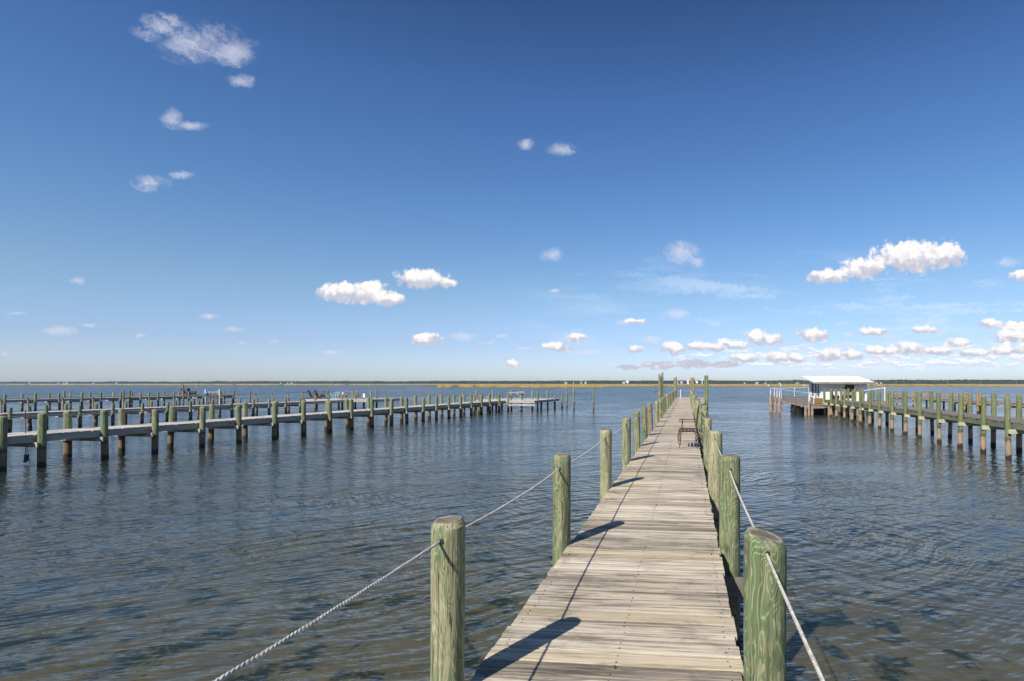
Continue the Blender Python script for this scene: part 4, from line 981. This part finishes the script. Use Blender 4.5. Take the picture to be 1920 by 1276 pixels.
for px, wp, hp, lab in ((1061, 7, 5, 'low white building left of the thin mast on the far shore'), (1090, 4, 5.5, 'small white building right of the thin mast'), (1098, 5, 6, 'larger white building right of the thin mast'), (1170, 7, 6, 'white building beside the white dish on the far shore'),
                        (1271, 3, 6.5, 'tiny white building just right of the left far corner of the boardwalk'), (1278, 6, 7.5, 'white hall between the pair of tall piles and the dome'), (1396, 4, 4.5, 'small white building right of the tall green piles'), (1419, 8, 5, 'wide white building in front of the woods left of the shack'),
                        (1435, 5, 4, 'white building above the platform railing, leftmost'), (1462, 6, 3.5, 'white building above the platform railing, middle'), (1495, 8, 4, 'white building just left of the shack roof'), (1643, 7, 4.5, 'white building just right of the shack roof'), (1652, 5, 4.5, 'smaller white building farther right of the shack roof')):
    Y = tree_base(px) - 120; house(px, Y, wp, hp, 0, lab, 'shore_white', 'shore_white' if wp > 4 else 'sandbar')
def dish(px, Y, r, h, label):
    q = at(px, Y); o = tag(empty('dish_antenna', (q.x, q.y, .3)), label, 'antenna', 'white antennas on the far shore')
    b = MB(); b.box((0, 0, h / 2), (r * .5, r * .5, h)); b.build('pedestal', M['white'], o)
    b = MB(); prof = [(r * k / 6, .35 * r * (k / 6) ** 2) for k in range(1, 7)]; lathe(b, prof + [(r * .99, .36 * r + .2)], 16); d_ = b.build('reflector', M['white'], o, (0, 0, h), smooth=True); d_.rotation_euler = (R(50), R(35), 0)
dish(1176, tree_base(1176) - 140, 4.6, 5.5, 'white dish antenna on the far shore left of the boardwalk')
dish(1306, tree_base(1306) - 140, 4.2, 4.5, 'white dish antenna on the far shore right of the dome')
q = at(1290, tree_base(1290) - 130); dm = tag(empty('radar_dome', (q.x, q.y, .3)), 'white ball shaped dome on the far shore above the boardwalk', 'dome')
b = MB(); ball(b, 3.4, 7.6); b.build('dome_shell', M['white'], dm, smooth=True); b = MB(); b.box((0, 0, 2.3), (5.5, 5.5, 4.6)); b.build('dome_base', M['white'], dm)
q = at(1316.6, tree_base(1317) - 130); wt = tag(empty('water_tower', (q.x, q.y, .3)), 'white water tower with dark band rising above the far woods', 'tower')
b = MB(); lathe(b, [(1.4, 0), (1.2, 7), (1.2, 9.5)], 14); b.build('shaft', M['white'], wt, smooth=True); b = MB(); lathe(b, [(1.3, 8.3), (1.5, 8.5), (1.5, 9.6), (1.3, 9.8)], 14); b.build('band', M['slate'], wt)
b = MB(); ball(b, 1.7, 11.2, 1.1); b.build('tank', M['white'], wt, smooth=True)
q = at(1075.5, tree_base(1075) - 120); b = MB(); b.tube([(0, 0, 0), (0, 0, 13.5)], [.6, .3], 8); b.box((0, 0, 12.5), (1.6, 1.6, .4))
tag(b.build('mast', M['white'], None, (q.x, q.y, .3)), 'thin white mast on the far shore between low white buildings', 'mast')
PLAB = 'utility poles along the far right shore'
ORD = ['first', 'second', 'third', 'fourth', 'fifth', 'sixth', 'last']
for i, px in enumerate((1435, 1446.5, 1459.5, 1470.5, 1482.3, 1495.5, 1508.5, 1642, 1680.5, 1721.4, 1777.4, 1839.2, 1906.4)):
    Y = 1200; q = at(px, Y); hh = 8.6 if px < 1600 else 10.2
    b = MB(); b.tube([(0, 0, 0), (0, 0, hh)], [.30, .22], 6); b.box((0, 0, hh - .8), (2.6, .25, .25))
    lab = f'slim utility pole above the platform railing, {ORD[i]} of seven from the left' if i < 7 else f'tall utility pole on the right marsh shore, {ORD[i - 7] if i < 12 else "farthest"} from the shack'
    tag(b.build('utility_pole', M['rot'], None, (q.x, q.y, .2)), lab, 'pole', PLAB if i >= 7 else 'utility poles left of the shack')
for px, Y, lab in ((1440.5, 466, 'low white marker stake at the marsh edge, leftmost above the railing'), (1463.5, 462, 'white marker stake at the marsh edge, middle of three above the railing'), (1507.6, 458, 'white marker stake at the marsh edge just left of the shack'), (1190.3, 560, 'lone white stake in the marsh left of the boardwalk')):
    q = at(px, Y); b = MB(); b.tube([(0, 0, -.5), (0, 0, 1.5)], .28, 8); b.tube([(0, 0, 1.5), (0, 0, 1.9)], [.34, .1], 8)
    tag(b.build('marker_stake', M['white'], None, (q.x, q.y, 0)), lab, 'stake', 'white stakes at the marsh edge')
q = at(846, 338); b = MB(); rr2 = random.Random(3)
for k in range(26):
    x, y = rr2.uniform(-1.6, 1.6), rr2.uniform(-.6, .6); b.beam((x, y, 0), (x + rr2.uniform(-1, 1), y, rr2.uniform(.6, 1.9)), .12, .12)
tag(b.build('driftwood', M['rot'], None, (q.x, q.y, .05)), 'dark tangle of driftwood at the edge of the middle marsh', 'driftwood')

# ------------------------------------------------------------------ sea air
m = bpy.data.materials.new('sea_air'); m.use_nodes = True; t = NT(m.node_tree); t.n.clear(); out = t('ShaderNodeOutputMaterial')
vol = t('ShaderNodeVolumePrincipled', {'Color': (.72, .86, 1, 1), 'Density': .00008, 'Anisotropy': .0})
t.l.new(vol.outputs[0], out.inputs['Volume'])
b = MB(); b.box((0, 3350, 11), (12400, 7700, 26)); tag(b.build('haze', m), kind='stuff')
